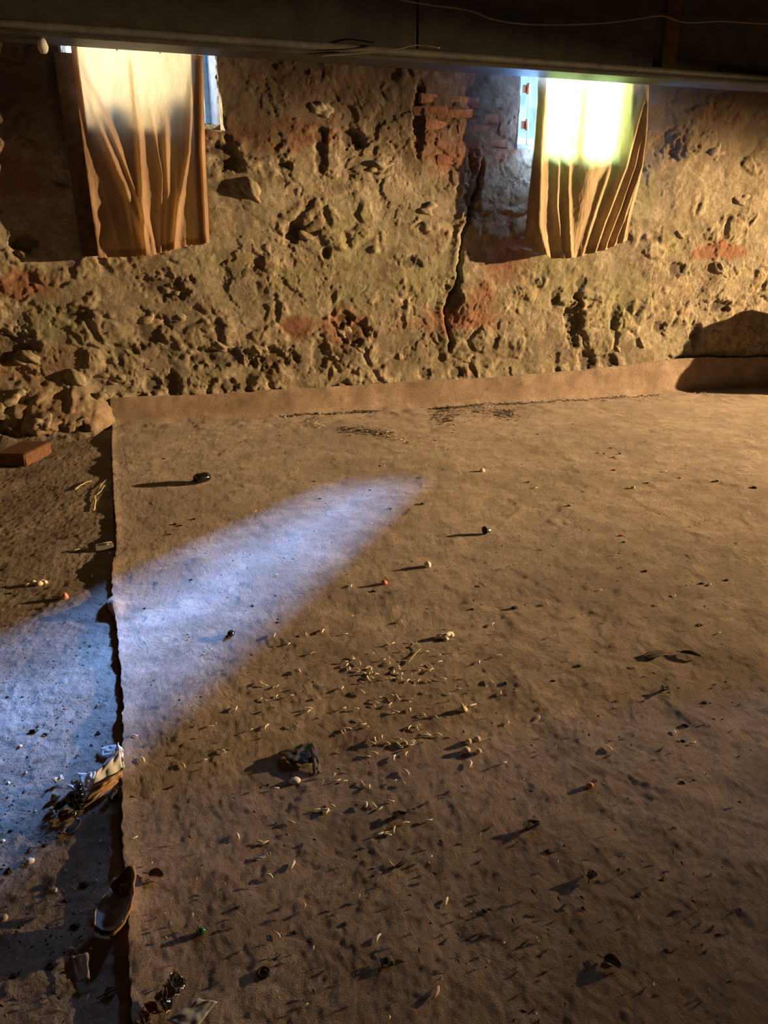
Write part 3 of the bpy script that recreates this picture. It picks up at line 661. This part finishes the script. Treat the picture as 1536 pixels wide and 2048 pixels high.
crumb = [lump_mesh('dark_crumb', .008, .006, .0045, 20 + i, 1, .35) for i in range(5)]
crumbs = [(782,1017,1.5),(845,1007,1.6),(747,1180,1.2),(1028,1214,1.3),(945,1216,1.0),(383,1157,1.0),(505,1208,1.0),(628,962,1.1),(740,980,1.1),(640,997,1),(1295,965,1.6),(1228,940,1.3),
    (970,1820,1.3),(1168,1815,1.2),(713,1708,.8),(747,1749,.8),(1220,1920,1.2),(1335,1898,1.0),(1404,1165,1.3),(1292,1140,1.0),(1400,1250,1.2),(1454,1157,1.1),(1106,1360,1.2),(1157,1330,1.0),(1196,905,1.2),(1208,906,1.3),(1228,913,1.2),(1222,895,1),(1240,906,1.1),
    (350,1047,1.3),(342,1068,1.4),(362,1050,1.2),(388,1036,1.2),(300,940,1),(328,917,1.2),(440,908,1.3),(483,883,1.2),(555,1243,1),(1248,1083,1.4),(1255,975,1),(1360,955,1.2),(1435,962,1.4),(1510,975,1.8),(1138,1012,1.2),(1057,963,1.2),(700,870,1.2),(815,882,1.1),(870,880,1.2),(1075,868,1.2),(1146,848,1.0),(1372,1450,1.2),(1410,1403,1),(1365,1482,1.1),
    (905,865,1),(600,890,1),(560,870,1),(290,1215,1),(1012,1365,1),(1190,1560,1),(1365,1565,1),(1096,1700,1.2),(475,1812,1),(590,1860,1),(690,1845,1),(1275,1790,1)]
def crumb_zone(p):
    x, y = p[0], p[1]
    if 1190 <= x <= 1245 and y < 920: return 'black crumb in the tight row on the far right carpet', 'crumbs in the far right row'
    if x < 400 and 1000 < y < 1080: return 'black crumb in the little cluster below the black vial', 'crumbs below the vial'
    if y < 925: return 'small black crumb near the foot of the turned-up carpet', 'crumbs near the wall'
    if x < 760 and y < 1260: return 'small black crumb in or beside the blue light streak', 'crumbs by the light streak'
    if y > 1640: return 'small black crumb on the dim carpet nearest the viewer', 'crumbs on the near carpet'
    if x > 1090: return 'small black crumb on the right half of the carpet', 'crumbs on the right of the carpet'
    return 'small black crumb near the middle of the carpet', 'crumbs in mid carpet'
czones = {}
for p in crumbs:
    if p[1] > 1640: p = (p[0], p[1], p[2] * .65)
    czones.setdefault(crumb_zone(p), []).append(p)
for (lb, gp), pp in czones.items(): scatter('dark_crumb', crumb, pp, 'black', lb, 'crumb', gp, .8, 1.2)
fcr = [(68,1462,2.0),(75,1452,1.5),(90,1467,1.2),(45,1395,1),(15,1395,1.2),(182,1487,1.2),(198,1462,1.6),(142,1440,1.2),(55,1510,1),(48,1580,1.3),(15,1590,1),(104,1766,2.2),(168,1768,2.2),(130,1800,1.5),(60,1700,1.5),(20,1660,1.5),(90,1690,1.4),(20,1740,1.8),(150,1850,1.6),(40,1850,1.5),(100,1930,1.8),(30,1950,2),(180,1290,1.2),(130,1245,1),(220,1290,1.2),(60,1330,1),(10,1250,1.4),(12,1170,1.3),(135,1075,1),(80,1215,1.5),(112,1007,1),(20,1185,1.5)]
for nm, lo, hi in (('black crumb on the unlit bare floor near the brick', 0, 1230), ('black crumb on the blue-lit bare floor', 1230, 1530), ('black crumb on bare floor around the paper litter', 1530, 1705), ('black crumb on the dark bare floor nearest the viewer', 1705, 3000)):
    scatter('dark_crumb', crumb, [p for p in fcr if lo <= p[1] < hi], 'black', nm, 'crumb', nm.replace('black crumb', 'crumbs'), .45, .8)
pb = [lump_mesh('pebble', .013, .011, .010, 60 + i, 2, .22) for i in range(3)]
scatter('pale_bit', pb, [(60,1722,1.0),(8,1835,.9),(143,1896,.6),(5,1680,.6),(33,980,.6),(110,1780,.5),(40,1490,.5),(50,1540,.5),(190,1760,.5),(15,1560,.4),(70,1620,.4),(130,1740,.5),(200,1680,.5)], ['white_dirty', 'pebble', 'white_dirty'], 'small pale crumb lying on the bare floor', 'crumb', 'pale crumbs on the bare floor', .5, .9)

def one(name, me, mat, px, py, label, cat, rz=0.0, lift=0.0, group=None):
    g = ground(px, py); o = link(name, me, M[mat], None, (g.x, g.y, g.z + lift)); o.rotation_euler = (0, 0, rz); tag(o, label, cat, group); return o
def root_at(name, px, py, label, cat, rz=0.0, lift=0.0):
    g = ground(px, py); o = empty(name, (g.x, g.y, g.z + lift), rz); tag(o, label, cat); return o
# pellets and pebbles that stand out singly
one('round_pellet', lump_mesh('round_pellet', .014, .014, .014, 70, 2, .05), 'white', 855, 1132, 'round white pellet alone near the middle of the carpet', 'pellet', lift=.006)
one('pink_bead', lump_mesh('pink_bead', .012, .010, .011, 71, 2, .12), 'pink', 768, 1166, 'pink bead left of and below the round white pellet', 'bead', lift=.004)
one('pink_bead', lump_mesh('pink_bead', .009, .007, .007, 72, 2, .15), 'pink', 1179, 1572, 'pink bead on the dim lower right part of carpet', 'bead', lift=.003)
one('red_scrap', lump_mesh('red_scrap', .016, .006, .005, 73, 1, .3), 'red', 1243, 1070, 'thin red scrap on the right half of carpet', 'scrap', lift=.002)
one('red_scrap', lump_mesh('red_scrap', .015, .011, .008, 74, 1, .3), 'red', 1228, 940, 'dark red scrap farther back, below the row of crumbs', 'scrap', lift=.002)
one('white_shard', lump_mesh('white_shard', .013, .009, .010, 75, 1, .3), 'white', 1266, 975, 'bright white shard on the far right carpet', 'shard', lift=.003)
one('pale_nugget', lump_mesh('pale_nugget', .016, .013, .011, 76, 2, .3), 'chip', 964, 942, 'pale nugget beyond the small blue light spot', 'nugget', lift=.004)
one('round_shell', lump_mesh('round_shell', .013, .011, .006, 77, 2, .15), 'white', 590, 1559, 'small round pale shell just below the dark torn flap', 'shell', lift=.003)
for i, (px, py, s, lb) in enumerate(((954,1478,1.0,'brown nut shell standing at the right of the four-nut group'),(937,1484,1.0,'brown nut shell at the top of the four-nut group'),(932,1501,1.2,'largest brown nut shell casting a shadow in the four-nut group'),(957,1503,.9,'small pale nut shell at lower right of the four-nut group'))):
    one('nut_shell', lump_mesh('nut_shell', .0085 * s, .0075 * s, .0075 * s, 80 + i, 2, .15), 'chip_dull', px, py, lb, 'nut shell', lift=.004, group='four nut shells together')
rt = root_at('plaster_chunk', 889, 1270, 'pale lumpy chunk above the scatter of chips', 'chunk', .2)
link('lump', lump_mesh('lump', .026, .010, .009, 90, 3, .6), M['chip'], rt, (0, 0, .005)); link('lump', lump_mesh('lump', .008, .006, .005, 91, 2, .3), M['chip'], rt, (-.004, -.016, .002)); link('lump', lump_mesh('lump', .009, .007, .006, 92, 2, .3), M['chip'], rt, (.022, -.005, .003))
rt = root_at('splintered_stub', 926, 1419, 'pale splintered stub with a thin spike pointing right', 'splinter', .05)
link('stub', lump_mesh('stub', .011, .009, .009, 93, 2, .4), M['chip_dull'], rt, (0, 0, .005)); link('spike', tube_mesh('spike', [(.005, 0, .007), (.02, .002, .009), (.038, .003, .010)], .0035, 6, 1, [1, .7, .3]), M['chip'], rt); link('spike', tube_mesh('spike', [(0, 0, .01), (-.004, .004, .022)], .004, 6, 1, [1, .4]), M['chip'], rt)
rt = root_at('metal_ferrule', 970, 1066, 'small dark metal ferrule standing on its flange', 'ferrule', .3)
link('flange', tube_mesh('flange', [(-.004, 0, .016), (.0, 0, .016)], .017, 16), M['black'], rt); link('barrel', tube_mesh('barrel', [(0, 0, .013), (.012, 0, .012), (.024, -.003, .010)], .010, 14, 1, [1, 1, .9]), M['steel'], rt)
rt = root_at('dead_beetle', 462, 1268, 'black beetle-like speck on the edge of blue light', 'insect', .9)
link('body', lump_mesh('body', .017, .010, .008, 94, 2, .08), M['gloss_black'], rt, (0, 0, .005)); link('head', lump_mesh('head', .006, .007, .005, 95, 2, .08), M['gloss_black'], rt, (-.02, 0, .004))
for s in (-1, 1): link('wing_case', lump_mesh('wing_case', .014, .005, .004, 96, 2, .05), M['gloss_black'], rt, (.002, s * .004, .010))
one('dead_fly', lump_mesh('dead_fly', .014, .008, .006, 97, 2, .3), 'black', 1029, 1215, 'black husk with a shadow in mid carpet, right of centre', 'husk', .2, .002)
one('green_glass_bead', lump_mesh('green_glass_bead', .008, .007, .007, 98, 2, .1), 'greenglass', 402, 1862, 'green glass bead glinting on the dark near carpet', 'bead', lift=.004)
one('dark_green_leaf_scrap', sheet_mesh('scrap', [(-.011, -.009, .002), (.011, -.008, .002), (.010, .009, .004), (-.010, .010, .003)], 7, 7, .006, 3, 31), 'leaf', 774, 1925, 'blurred dark greenish scrap at the bottom centre', 'scrap')
rt = root_at('rubber_ring', 527, 1943, 'small dark rubber ring lying on the near carpet', 'ring')
link('band', tube_mesh('band', [(.009 * math.cos(a * math.pi / 8), .009 * math.sin(a * math.pi / 8), .003) for a in range(17)], .0024, 6), M['black'], rt)
def twig(name, pxs, rad, mat, label, cat='twig', lift=.004, taper=None, flat=1.0):
    g0 = ground(*pxs[0]); P = []
    for p in pxs: g = ground(p[0], p[1]); P.append(Vector((g.x, g.y, g.z + lift)) - g0)
    Q = []
    for i in range(len(P) - 1):
        for k in range(4): Q.append(P[i].lerp(P[i + 1], k / 4) + Vector((R_.uniform(-1, 1), R_.uniform(-1, 1), 0)) * rad * .3)
    Q.append(P[-1]); n = len(Q)
    o = link(name, tube_mesh(name, Q, rad, 6, flat, [1 - .5 * i / n for i in range(n)]), M[mat], None, g0); tag(o, label, cat); return o
twig('bent_straw', [(815,1328),(828,1312),(840,1298),(833,1288),(832,1281)], .0017, 'straw', 'thin bent straw lying among the pale chips', 'straw')
twig('straw_strip', [(150,981),(160,973),(172,966),(183,962)], .006, 'straw', 'short pale straw strip on the dark floor by the carpet edge', 'straw', .006, flat=.5)
rt = None
twig('straw_strip', [(187,1022),(191,1005),(189,996),(196,980),(206,967),(214,959)], .005, 'straw', 'long pale straw strip curling beside the carpet edge', 'straw', .006, flat=.5)
twig('straw_strip', [(193,993),(202,986),(209,975)], .0045, 'straw', 'small straw strip crossing the long curling one', 'straw', .010, flat=.5)
twig('thin_stick', [(105,1196),(118,1197),(131,1201)], .004, 'twig', 'thin stick pointing at the pink-tipped crumb on the floor', 'stick', .006)
one('pink_crumb', lump_mesh('pink_crumb', .010, .009, .016, 99, 2, .3), 'pink', 131, 1196, 'pink-tipped crumb on the floor left of the carpet', 'crumb', lift=.006)
one('wood_sliver', lump_mesh('wood_sliver', .030, .008, .006, 110, 2, .2), 'chip', 156, 1101, 'pale wood sliver on the floor left of the carpet edge', 'sliver', .15, .004)
rt = root_at('bone_cluster', 74, 1167, 'pale knobbly cluster on the dark floor at far left', 'bones')
for i, (a, b, s) in enumerate(((-.03, 0, 1), (-.012, .004, 1.2), (.008, -.004, 1.1), (.026, .004, .9), (.016, .014, .8))): link('knob', lump_mesh('knob', .011 * s, .010 * s, .010 * s, 111 + i, 2, .3), M['chip_dull'], rt, (a, b, .005))
rt = root_at('plastic_clip', 209, 1097, 'small dark plastic block bridging floor and carpet edge', 'clip', .1)
bm = bmesh.new(); box_bm(bm, -.035, .035, -.022, .022, 0, .018); bmesh.ops.bevel(bm, geom=bm.edges[:], offset=.004, segments=2, affect='EDGES'); me = bpy.data.meshes.new('body'); bm.to_mesh(me); bm.free(); link('body', me, M['greycard'], rt)
link('lid', lump_mesh('lid', .014, .010, .004, 120, 2, .1), M['steel'], rt, (.005, .002, .019)); link('bar', tube_mesh('bar', [(-.03, .03, .012), (.03, .034, .012)], .004, 6), M['greycard'], rt)

# loose brick at the foot of the wall
g = ground(62, 905); rt = empty('loose_brick', (g.x, g.y, g.z), 0.0)
a = Vector((*fl(45, 938, .0), 0)); b = Vector((*fl(112, 902, .0), 0)); ang = math.atan2(b.y - a.y, b.x - a.x)
rt.location = ((a.x + b.x) / 2, (a.y + b.y) / 2, min(floor_z(a.x, a.y), floor_z(b.x, b.y)) + .0); rt.rotation_euler = (0, 0, ang)
me = brick_mesh('body', .30, .075, .17, 5, .003); o = link('body', me, M['brick_floor'], rt, (0, .085, .040))
tag(rt, 'loose red brick on the floor at the wall foot', 'brick')

# glossy black capsule with a neck
rt = root_at('black_vial', 404, 964, 'glossy black plastic vial with a stub neck on the far carpet', 'vial', .62)
def lathe(name, prof, n=20):
    v = []; f = []
    for (x, r) in prof:
        for k in range(n): a = 2 * math.pi * k / n; v.append((x, math.cos(a) * r, math.sin(a) * r * .8))
    for i in range(len(prof) - 1):
        for k in range(n): f.append((i * n + k, i * n + (k + 1) % n, (i + 1) * n + (k + 1) % n, (i + 1) * n + k))
    f.append(tuple(range(n - 1, -1, -1))); f.append(tuple(range((len(prof) - 1) * n, len(prof) * n)))
    return mesh_pd(name, v, f, True)
link('body', lathe('body', [(-.040, .012), (-.038, .022), (-.032, .029), (-.02, .032), (.02, .032), (.034, .029), (.041, .022), (.043, .010)]), M['gloss_black'], rt, (0, 0, .025))
link('neck', lathe('neck', [(-.060, .008), (-.058, .011), (-.046, .012), (-.038, .012)], 14), M['gloss_black'], rt, (0, 0, .016))
link('seam_band', lathe('seam_band', [(.008, .0322), (.009, .0328), (.013, .0328), (.014, .0322)]), M['gloss_black'], rt, (0, 0, .025))

# dark torn flap
rt = root_at('torn_flap', 600, 1512, 'dark torn leathery flap with a folded tail on the carpet', 'scrap')
def rel(px, py, z): g = ground(px, py); return (g.x - rt.location.x, g.y - rt.location.y, z)
def flap_shape(u, v): return .020 * np.exp(-((u - .8) / .3) ** 2) * (1 - v * .6)
link('sheet', sheet_mesh('sheet', [rel(556, 1507, .004), rel(582, 1530, .006), rel(626, 1526, .005), rel(622, 1486, .008)], 18, 14, .008, 2.5, 21, .0015, lambda u, v: .007 * np.sin(np.pi * u) * (1 - .5 * v)), M['dark_leather'], rt)
link('tail', sheet_mesh('tail', [rel(618, 1492, .010), rel(628, 1490, .009), rel(640, 1538, .004), rel(628, 1548, .004)], 6, 14, .006, 2.5, 22, .0015, lambda u, v: .006 * np.sin(np.pi * v)), M['dark_leather'], rt)
link('strip', tube_mesh('strip', [rel(626, 1515, .010), rel(632, 1530, .008), rel(638, 1546, .005)], .003, 6, .6), M['dark_leather'], rt)

# dry leaves
def leaf(px, py, L, W, rz, label, mat='leaf', curl=.012, seed=1):
    u, v = np.meshgrid(np.linspace(0, 1, 16), np.linspace(-1, 1, 9)); w = W * np.sin(np.pi * u ** .8) ** .8 + .001
    P = np.stack([(u - .5) * L, v * w, .002 + .35 * curl * v * v + .003 * np.sin(u * 3.1) + .002 * perlin(u * 4, v * 3, seed)], -1)
    me = grid_mesh('blade', P); bm = bmesh.new(); bm.from_mesh(me); bmesh.ops.solidify(bm, geom=bm.faces[:], thickness=.0006); bm.to_mesh(me); bm.free()
    r = root_at('dry_leaf', px, py, label, 'leaf', rz, .001); bl = link('blade', me, M[mat], r)
    link('midrib', tube_mesh('midrib', [(-.5 * L - .012, 0, .004), (-.2 * L, 0, .0055), (.2 * L, 0, .0055), (.48 * L, 0, .004)], .0012, 5), M[mat], bl); return r
leaf(1313, 1308, .085, .017, .12, 'dark dry leaf at right, the wider of the two side by side', curl=.004)
leaf(1381, 1310, .055, .008, -.75, 'narrow folded dark leaf at right, beside the wider one', curl=.012, seed=3)
leaf(1330, 1381, .030, .010, .2, 'small dark curled leaf below the pair of leaves', curl=.012, seed=4)
leaf(1064, 1655, .042, .012, .25, 'dark curled leaf on the dim lower carpet, right of centre', curl=.016, seed=5)
leaf(797, 1632, .035, .010, .1, 'dark curled leaf below the pale chips', curl=.014, seed=6)
leaf(1180, 1752, .020, .012, .9, 'small black leaf in the dim lower right', curl=.014, seed=8)
leaf(1225, 1925, .028, .010, -.9, 'dark leaf lowest in the right foreground', curl=.014, seed=9)
leaf(312, 1752, .030, .010, -.5, 'reddish brown leaf bit right of the torn wrapper tip', 'leaf_brown', .014, 7)
leaf(806, 1727, .035, .004, .35, 'dark sliver of leaf behind an upright chip', curl=.004, seed=11)

# litter by the carpet edge, lower left
def floor_sheet(name, mat, quad, label, cat, nu=14, nv=12, crumple=.012, freq=2.5, seed=1, thick=.0008, shape=None, rootpx=None, pname=None):
    """quad: 4 x (px, py, height)"""
    cx = sum(q[0] for q in quad) / 4; cy = sum(q[1] for q in quad) / 4
    g = ground(*(rootpx or (cx, cy))); pts = []
    for (px, py, z) in quad: x, y = fl(px, py, g.z + z); pts.append((x - g.x, y - g.y, z))
    o = link(name, sheet_mesh(name, pts, nu, nv, crumple, freq, seed, thick, shape), M[mat], None, g); tag(o, label, cat); return o
g = ground(205, 1560); rt = empty('crumpled_bag', (g.x, g.y, g.z)); tag(rt, 'crumpled white and tan paper bag tucked against the carpet edge', 'paper bag')
def relz(px, py, z): x, y = fl(px, py, g.z + z); return (x - g.x, y - g.y, z)
link('white_side', sheet_mesh('white_side', [relz(238, 1487, .05), relz(246, 1540, .022), relz(184, 1575, .012), relz(205, 1535, .03)], 22, 18, .010, 2.2, 41, .0008, lambda u, v: .02 * np.sin(np.pi * u)), M['white'], rt)
link('tan_side', sheet_mesh('tan_side', [relz(246, 1538, .022), relz(240, 1562, .004), relz(158, 1622, .004), relz(184, 1574, .014)], 22, 16, .016, 3.0, 42, .0008, lambda u, v: .010 * np.sin(np.pi * v)), M['tanpaper'], rt)
link('fold', sheet_mesh('fold', [relz(236, 1488, .052), relz(246, 1500, .04), relz(247, 1540, .024), relz(232, 1530, .03)], 10, 14, .012, 3, 43), M['white'], rt)
floor_sheet('paper_slip', 'white', [(201,1497,.006),(232,1489,.014),(236,1506,.012),(204,1514,.006)], 'flat white paper slip above the crumpled bag', 'paper', crumple=.003, seed=44)
floor_sheet('tissue_scrap', 'white_dirty', [(155,1548,.004),(192,1546,.012),(190,1572,.012),(172,1588,.004)], 'greyish tissue scrap between the paper bag and black scrap', 'tissue', crumple=.010, seed=45)
floor_sheet('white_crumpled_bit', 'white', [(104,1562,.006),(124,1551,.008),(128,1558,.006),(112,1568,.003)], 'small white crumpled bit left of the tissue scrap', 'paper', 12, 8, .014, 4, 46)
g = ground(150, 1605); rt = empty('black_scrap', (g.x, g.y, g.z)); tag(rt, 'crumpled black plastic scrap with a glint painted along its edge', 'plastic scrap')
link('crumple', sheet_mesh('crumple', [relz(138, 1592, .012), relz(166, 1568, .035), relz(172, 1600, .020), relz(155, 1640, .004)], 18, 16, .028, 3.5, 47, .0012), M['gloss_black'], rt)
link('strip', sheet_mesh('strip', [relz(106, 1612, .006), relz(142, 1588, .020), relz(146, 1600, .014), relz(112, 1628, .004)], 14, 8, .012, 3, 48, .0012), M['gloss_black'], rt)
link('painted_glint', tube_mesh('painted_glint', [relz(133, 1569, .034), relz(142, 1573, .036), relz(150, 1580, .034)], .004, 6, .6, [.6, 1, .6]), M['white'], rt)  # white strip stands in for the highlight along the scrap's edge
one('rusty_cap', lump_mesh('rusty_cap', .009, .008, .010, 130, 2, .3), 'tanpaper', 110, 1596, 'small tan knob left of the black plastic scrap', 'knob', lift=.006)
one('pale_lump', lump_mesh('pale_lump', .007, .006, .006, 131, 2, .3), 'white_dirty', 105, 1622, 'pale grey knob below the small tan knob', 'knob', lift=.004)
leaf(140, 1628, .050, .018, .9, 'brown leaf under the black plastic scrap', 'leaf_brown', .012, 12)
leaf(146, 1656, .045, .014, 1.1, 'dark olive leaf lowest in the litter by the carpet', 'leaf', .014, 13)
twig('black_peg', [(231,1588),(226,1596),(220,1606)], .008, 'black', 'short black peg beside the carpet edge below the bag', 'peg', .008)

# torn wrapper lying half off the carpet
g = ground(236, 1812); rt = empty('torn_wrapper', (g.x, g.y, g.z)); tag(rt, 'torn boat-shaped brown wrapper with white lining at carpet edge', 'wrapper')
tip = np.array(relz(262, 1742, .045)); tail = np.array(relz(205, 1888, .012)); ax = tail - tip; L = np.linalg.norm(ax[:2]); dx = ax / np.linalg.norm(ax); sx = np.array([-dx[1], dx[0], 0]); sx = sx / np.linalg.norm(sx)
def boat(off, w, depth, u0, u1, v0, v1, seed, rimz=.0):
    u, v = np.meshgrid(np.linspace(u0, u1, 26), np.linspace(v0, v1, 15)); wid = w * 1.75 * np.clip(u + .01, 0, 1) ** .75 * np.clip(1.04 - u, 0, 1) ** .5 * (1 + .28 * perlin(u * 6, np.sign(v) * 2.3, seed if seed == 51 else 51))
    P = tip[None, None] + ax[None, None] * u[..., None] + sx[None, None] * (v * wid)[..., None]
    P[..., 2] += -depth * (1 - np.abs(v) ** 2.2) * np.sin(np.pi * u) + .012 + off + .004 * perlin(u * 9, v * 4, seed)
    P[..., 2] = np.maximum(P[..., 2], .001 + off)
    me = grid_mesh('shell', P); bm = bmesh.new(); bm.from_mesh(me); bmesh.ops.solidify(bm, geom=bm.faces[:], thickness=.001); bm.to_mesh(me); bm.free(); return me
link('outer_skin', boat(0, .036, .034, 0, 1, -1, 1, 51), M['tanpaper'], rt)
link('white_lining', boat(.006, .034, .030, .34, .86, -.96, .60, 52), M['white_dirty'], rt)
link('white_lining', boat(.006, .034, .032, .30, .80, .68, .96, 53), M['white_dirty'], rt)
link('torn_tab', sheet_mesh('torn_tab', [tip + ax * .26 + np.array([-.006, 0, .01]), tip + ax * .25 + np.array([.012, 0, .012]), tip + ax * .42 + np.array([.006, 0, .004]), tip + ax * .40 + np.array([0, 0, .004])], 8, 10, .008, 3, 54), M['tanpaper'], rt)
link('rim', tube_mesh('rim', [tuple(tip + ax * t + sx * .0355 * 1.75 * (t + .01) ** .75 * (1.04 - t) ** .5 * (1 + .28 * float(perlin(np.array(t * 6), np.array(2.3), 51))) + np.array([0, 0, .014])) for t in np.linspace(.02, .98, 16)], .003, 6), M['tanpaper'], rt)
floor_sheet('crumpled_tissue', 'white_dirty', [(216,1768,.02),(238,1752,.03),(244,1766,.03),(222,1778,.02)], 'small white tissue behind the torn wrapper', 'tissue', 10, 8, .012, 4, 55)
floor_sheet('card_piece', 'greycard', [(143,1912,.006),(176,1908,.010),(180,1958,.008),(156,1966,.004)], 'faded grey card left of the dark gap in the near corner', 'card', crumple=.004, seed=56)
floor_sheet('foil_wrapper', 'foil', [(310,1998,.006),(350,1944,.018),(378,1962,.016),(336,2032,.006)], 'crumpled gold-glinting foil wrapper at the bottom left', 'wrapper', 26, 18, .022, 4.5, 57, .0006)
floor_sheet('white_card', 'white_dirty', [(332,2044,.006),(398,1998,.012),(434,2004,.010),(392,2060,.004)], 'creased white card at the bottom edge beside the foil', 'card', 18, 12, .006, 2, 58)
floor_sheet('red_label', 'red', [(288,2008,.004),(312,2004,.008),(318,2022,.006),(298,2028,.003)], 'dull red scrap beside the foil wrapper', 'scrap', 8, 8, .010, 3, 59)
leaf(285, 2036, .022, .009, 1.9, 'pale tan leaf bit at the bottom edge left of the card', 'leaf_brown', .008, 14)
leaf(222, 1983, .020, .007, .3, 'olive leaf bit lying in the dark gap by the carpet', 'leaf', .006, 15)

# uncountable dark litter and grit swept along the foot of the wall
def litter(name, label, px_segments, n, size, mat, seed):
    rr = random.Random(seed); v = []; f = []
    for k in range(n):
        (x0, y0, x1, y1, sp) = rr.choice(px_segments); t = rr.random()
        px = x0 + (x1 - x0) * t + rr.gauss(0, 4); py = y0 + (y1 - y0) * t + rr.gauss(0, sp); g = ground(px, py)
        if g.y > 5.14: g.y = 5.14 - rr.random() * .05; g.z = cz(g.x, g.y)
        a = rr.uniform(0, 6.28); l = size * rr.uniform(.4, 1.6); w = l * rr.uniform(.15, .5); c, s = math.cos(a), math.sin(a); i = len(v); z = g.z + .002 + rr.random() * .006
        for (p, q, dz) in ((-l, 0, 0), (0, -w, .002), (l, 0, .003), (0, w, .002), (0, 0, .006)): v.append((g.x + p * c - q * s, g.y + p * s + q * c, z + dz))
        f += [(i, i + 1, i + 4), (i + 1, i + 2, i + 4), (i + 2, i + 3, i + 4), (i + 3, i, i + 4), (i + 3, i + 2, i + 1, i)]
    o = link(name, mesh_pd(name, v, f), M[mat]); tag(o, label, 'litter', kind='stuff')
litter('leaf_litter', 'dark leaf litter swept along the foot of the turned-up carpet', [(860,814,905,810,6),(870,830,905,838,8),(900,818,1040,830,8),(920,806,1090,796,3),(690,858,790,868,3),(1000,826,1030,828,3),(1090,800,1290,784,3),(690,815,740,812,3),(560,835,680,826,2)], 760, .014, 'litter', 1)
litter('pale_grit', 'pale grit strewn along the far edge of the carpet', [(550,838,700,830,3),(610,850,650,852,3),(760,868,850,890,5),(1320,775,1440,772,3),(1240,790,1330,800,5)], 190, .007, 'chip_dull', 2)
litter('fine_crumbs', 'fine pale crumbs sprinkled over the whole carpet', [(300,900,1500,900,40),(300,1100,1500,1150,80),(300,1400,1500,1400,120),(300,1800,1500,1800,140)], 420, .0035, 'chip_dull', 3)
litter('dark_specks', 'fine dark specks trodden into the whole carpet', [(300,900,1500,870,40),(300,1100,1500,1150,80),(300,1400,1500,1400,120),(300,1800,1500,1800,140)], 420, .0045, 'litter', 4)
litter('floor_grit', 'dark grit strewn over the bare floor', [(0,1300,220,1300,90),(0,1600,220,1600,120),(0,1850,200,1850,100),(0,1050,200,1050,80)], 380, .0032, 'litter', 5)

# ------------------------------------------------------------------ work lamp and sack standing beyond the right of the view
def work_lamp():
    rt = empty('work_lamp', (LAMP.x, LAMP.y, 0)); tag(rt, 'shaded warm work lamp on a stand, beyond the right edge', 'lamp')
    link('base', tube_mesh('base', [(0, 0, 0), (0, 0, .02), (0, 0, .03)], .14, 24, 1, [1, 1, .5]), M['rail'], rt)
    link('pole', tube_mesh('pole', [(0, 0, .03), (0, 0, LAMP.z - .10)], .012, 10), M['rail'], rt)
    link('bulb', lathe('bulb', [(-.03, .01), (-.015, .02), (0, .022), (.015, .018), (.024, .008)]), M['bulb'], rt, (.10, 0, LAMP.z))
    bm = bmesh.new(); box_bm(bm, -.50, .12, -.75, .75, .022, .032); box_bm(bm, .105, .12, -.2, .2, -.1, .021); bmesh.ops.bevel(bm, geom=bm.edges[:], offset=.003, segments=1, affect='EDGES')  # plate added above the bulb, sized to keep lamplight off the upper wall
    me = bpy.data.meshes.new('cutoff_visor'); bm.to_mesh(me); bm.free(); link('cutoff_visor', me, M['rail'], rt, (0, 0, LAMP.z))
    d = bpy.data.lights.new('lamp_light', 'SPOT'); d.color = (1.0, .67, .33); d.energy = LAMP_POWER; d.shadow_soft_size = .032
    d.spot_size = math.radians(53); d.spot_blend = 1.0
    o = bpy.data.objects.new('lamp_light', d); COL.objects.link(o); o.parent = rt; o.location = (0, 0, LAMP.z)
    o.rotation_euler = (LAMP_AIM - LAMP).to_track_quat('-Z', 'Y').to_euler()
work_lamp()
o = link('shadow_occluder', lump_mesh('shadow_occluder', .52, .30, .50, 200, 4, .16), M['occluder'], None, (5.62, 4.82, .30)); tag(o, 'unseen rounded sack beyond the right edge, casting the shadow', 'occluder')  # unseen stand-in, shaped to cast the shadow low on the right wall
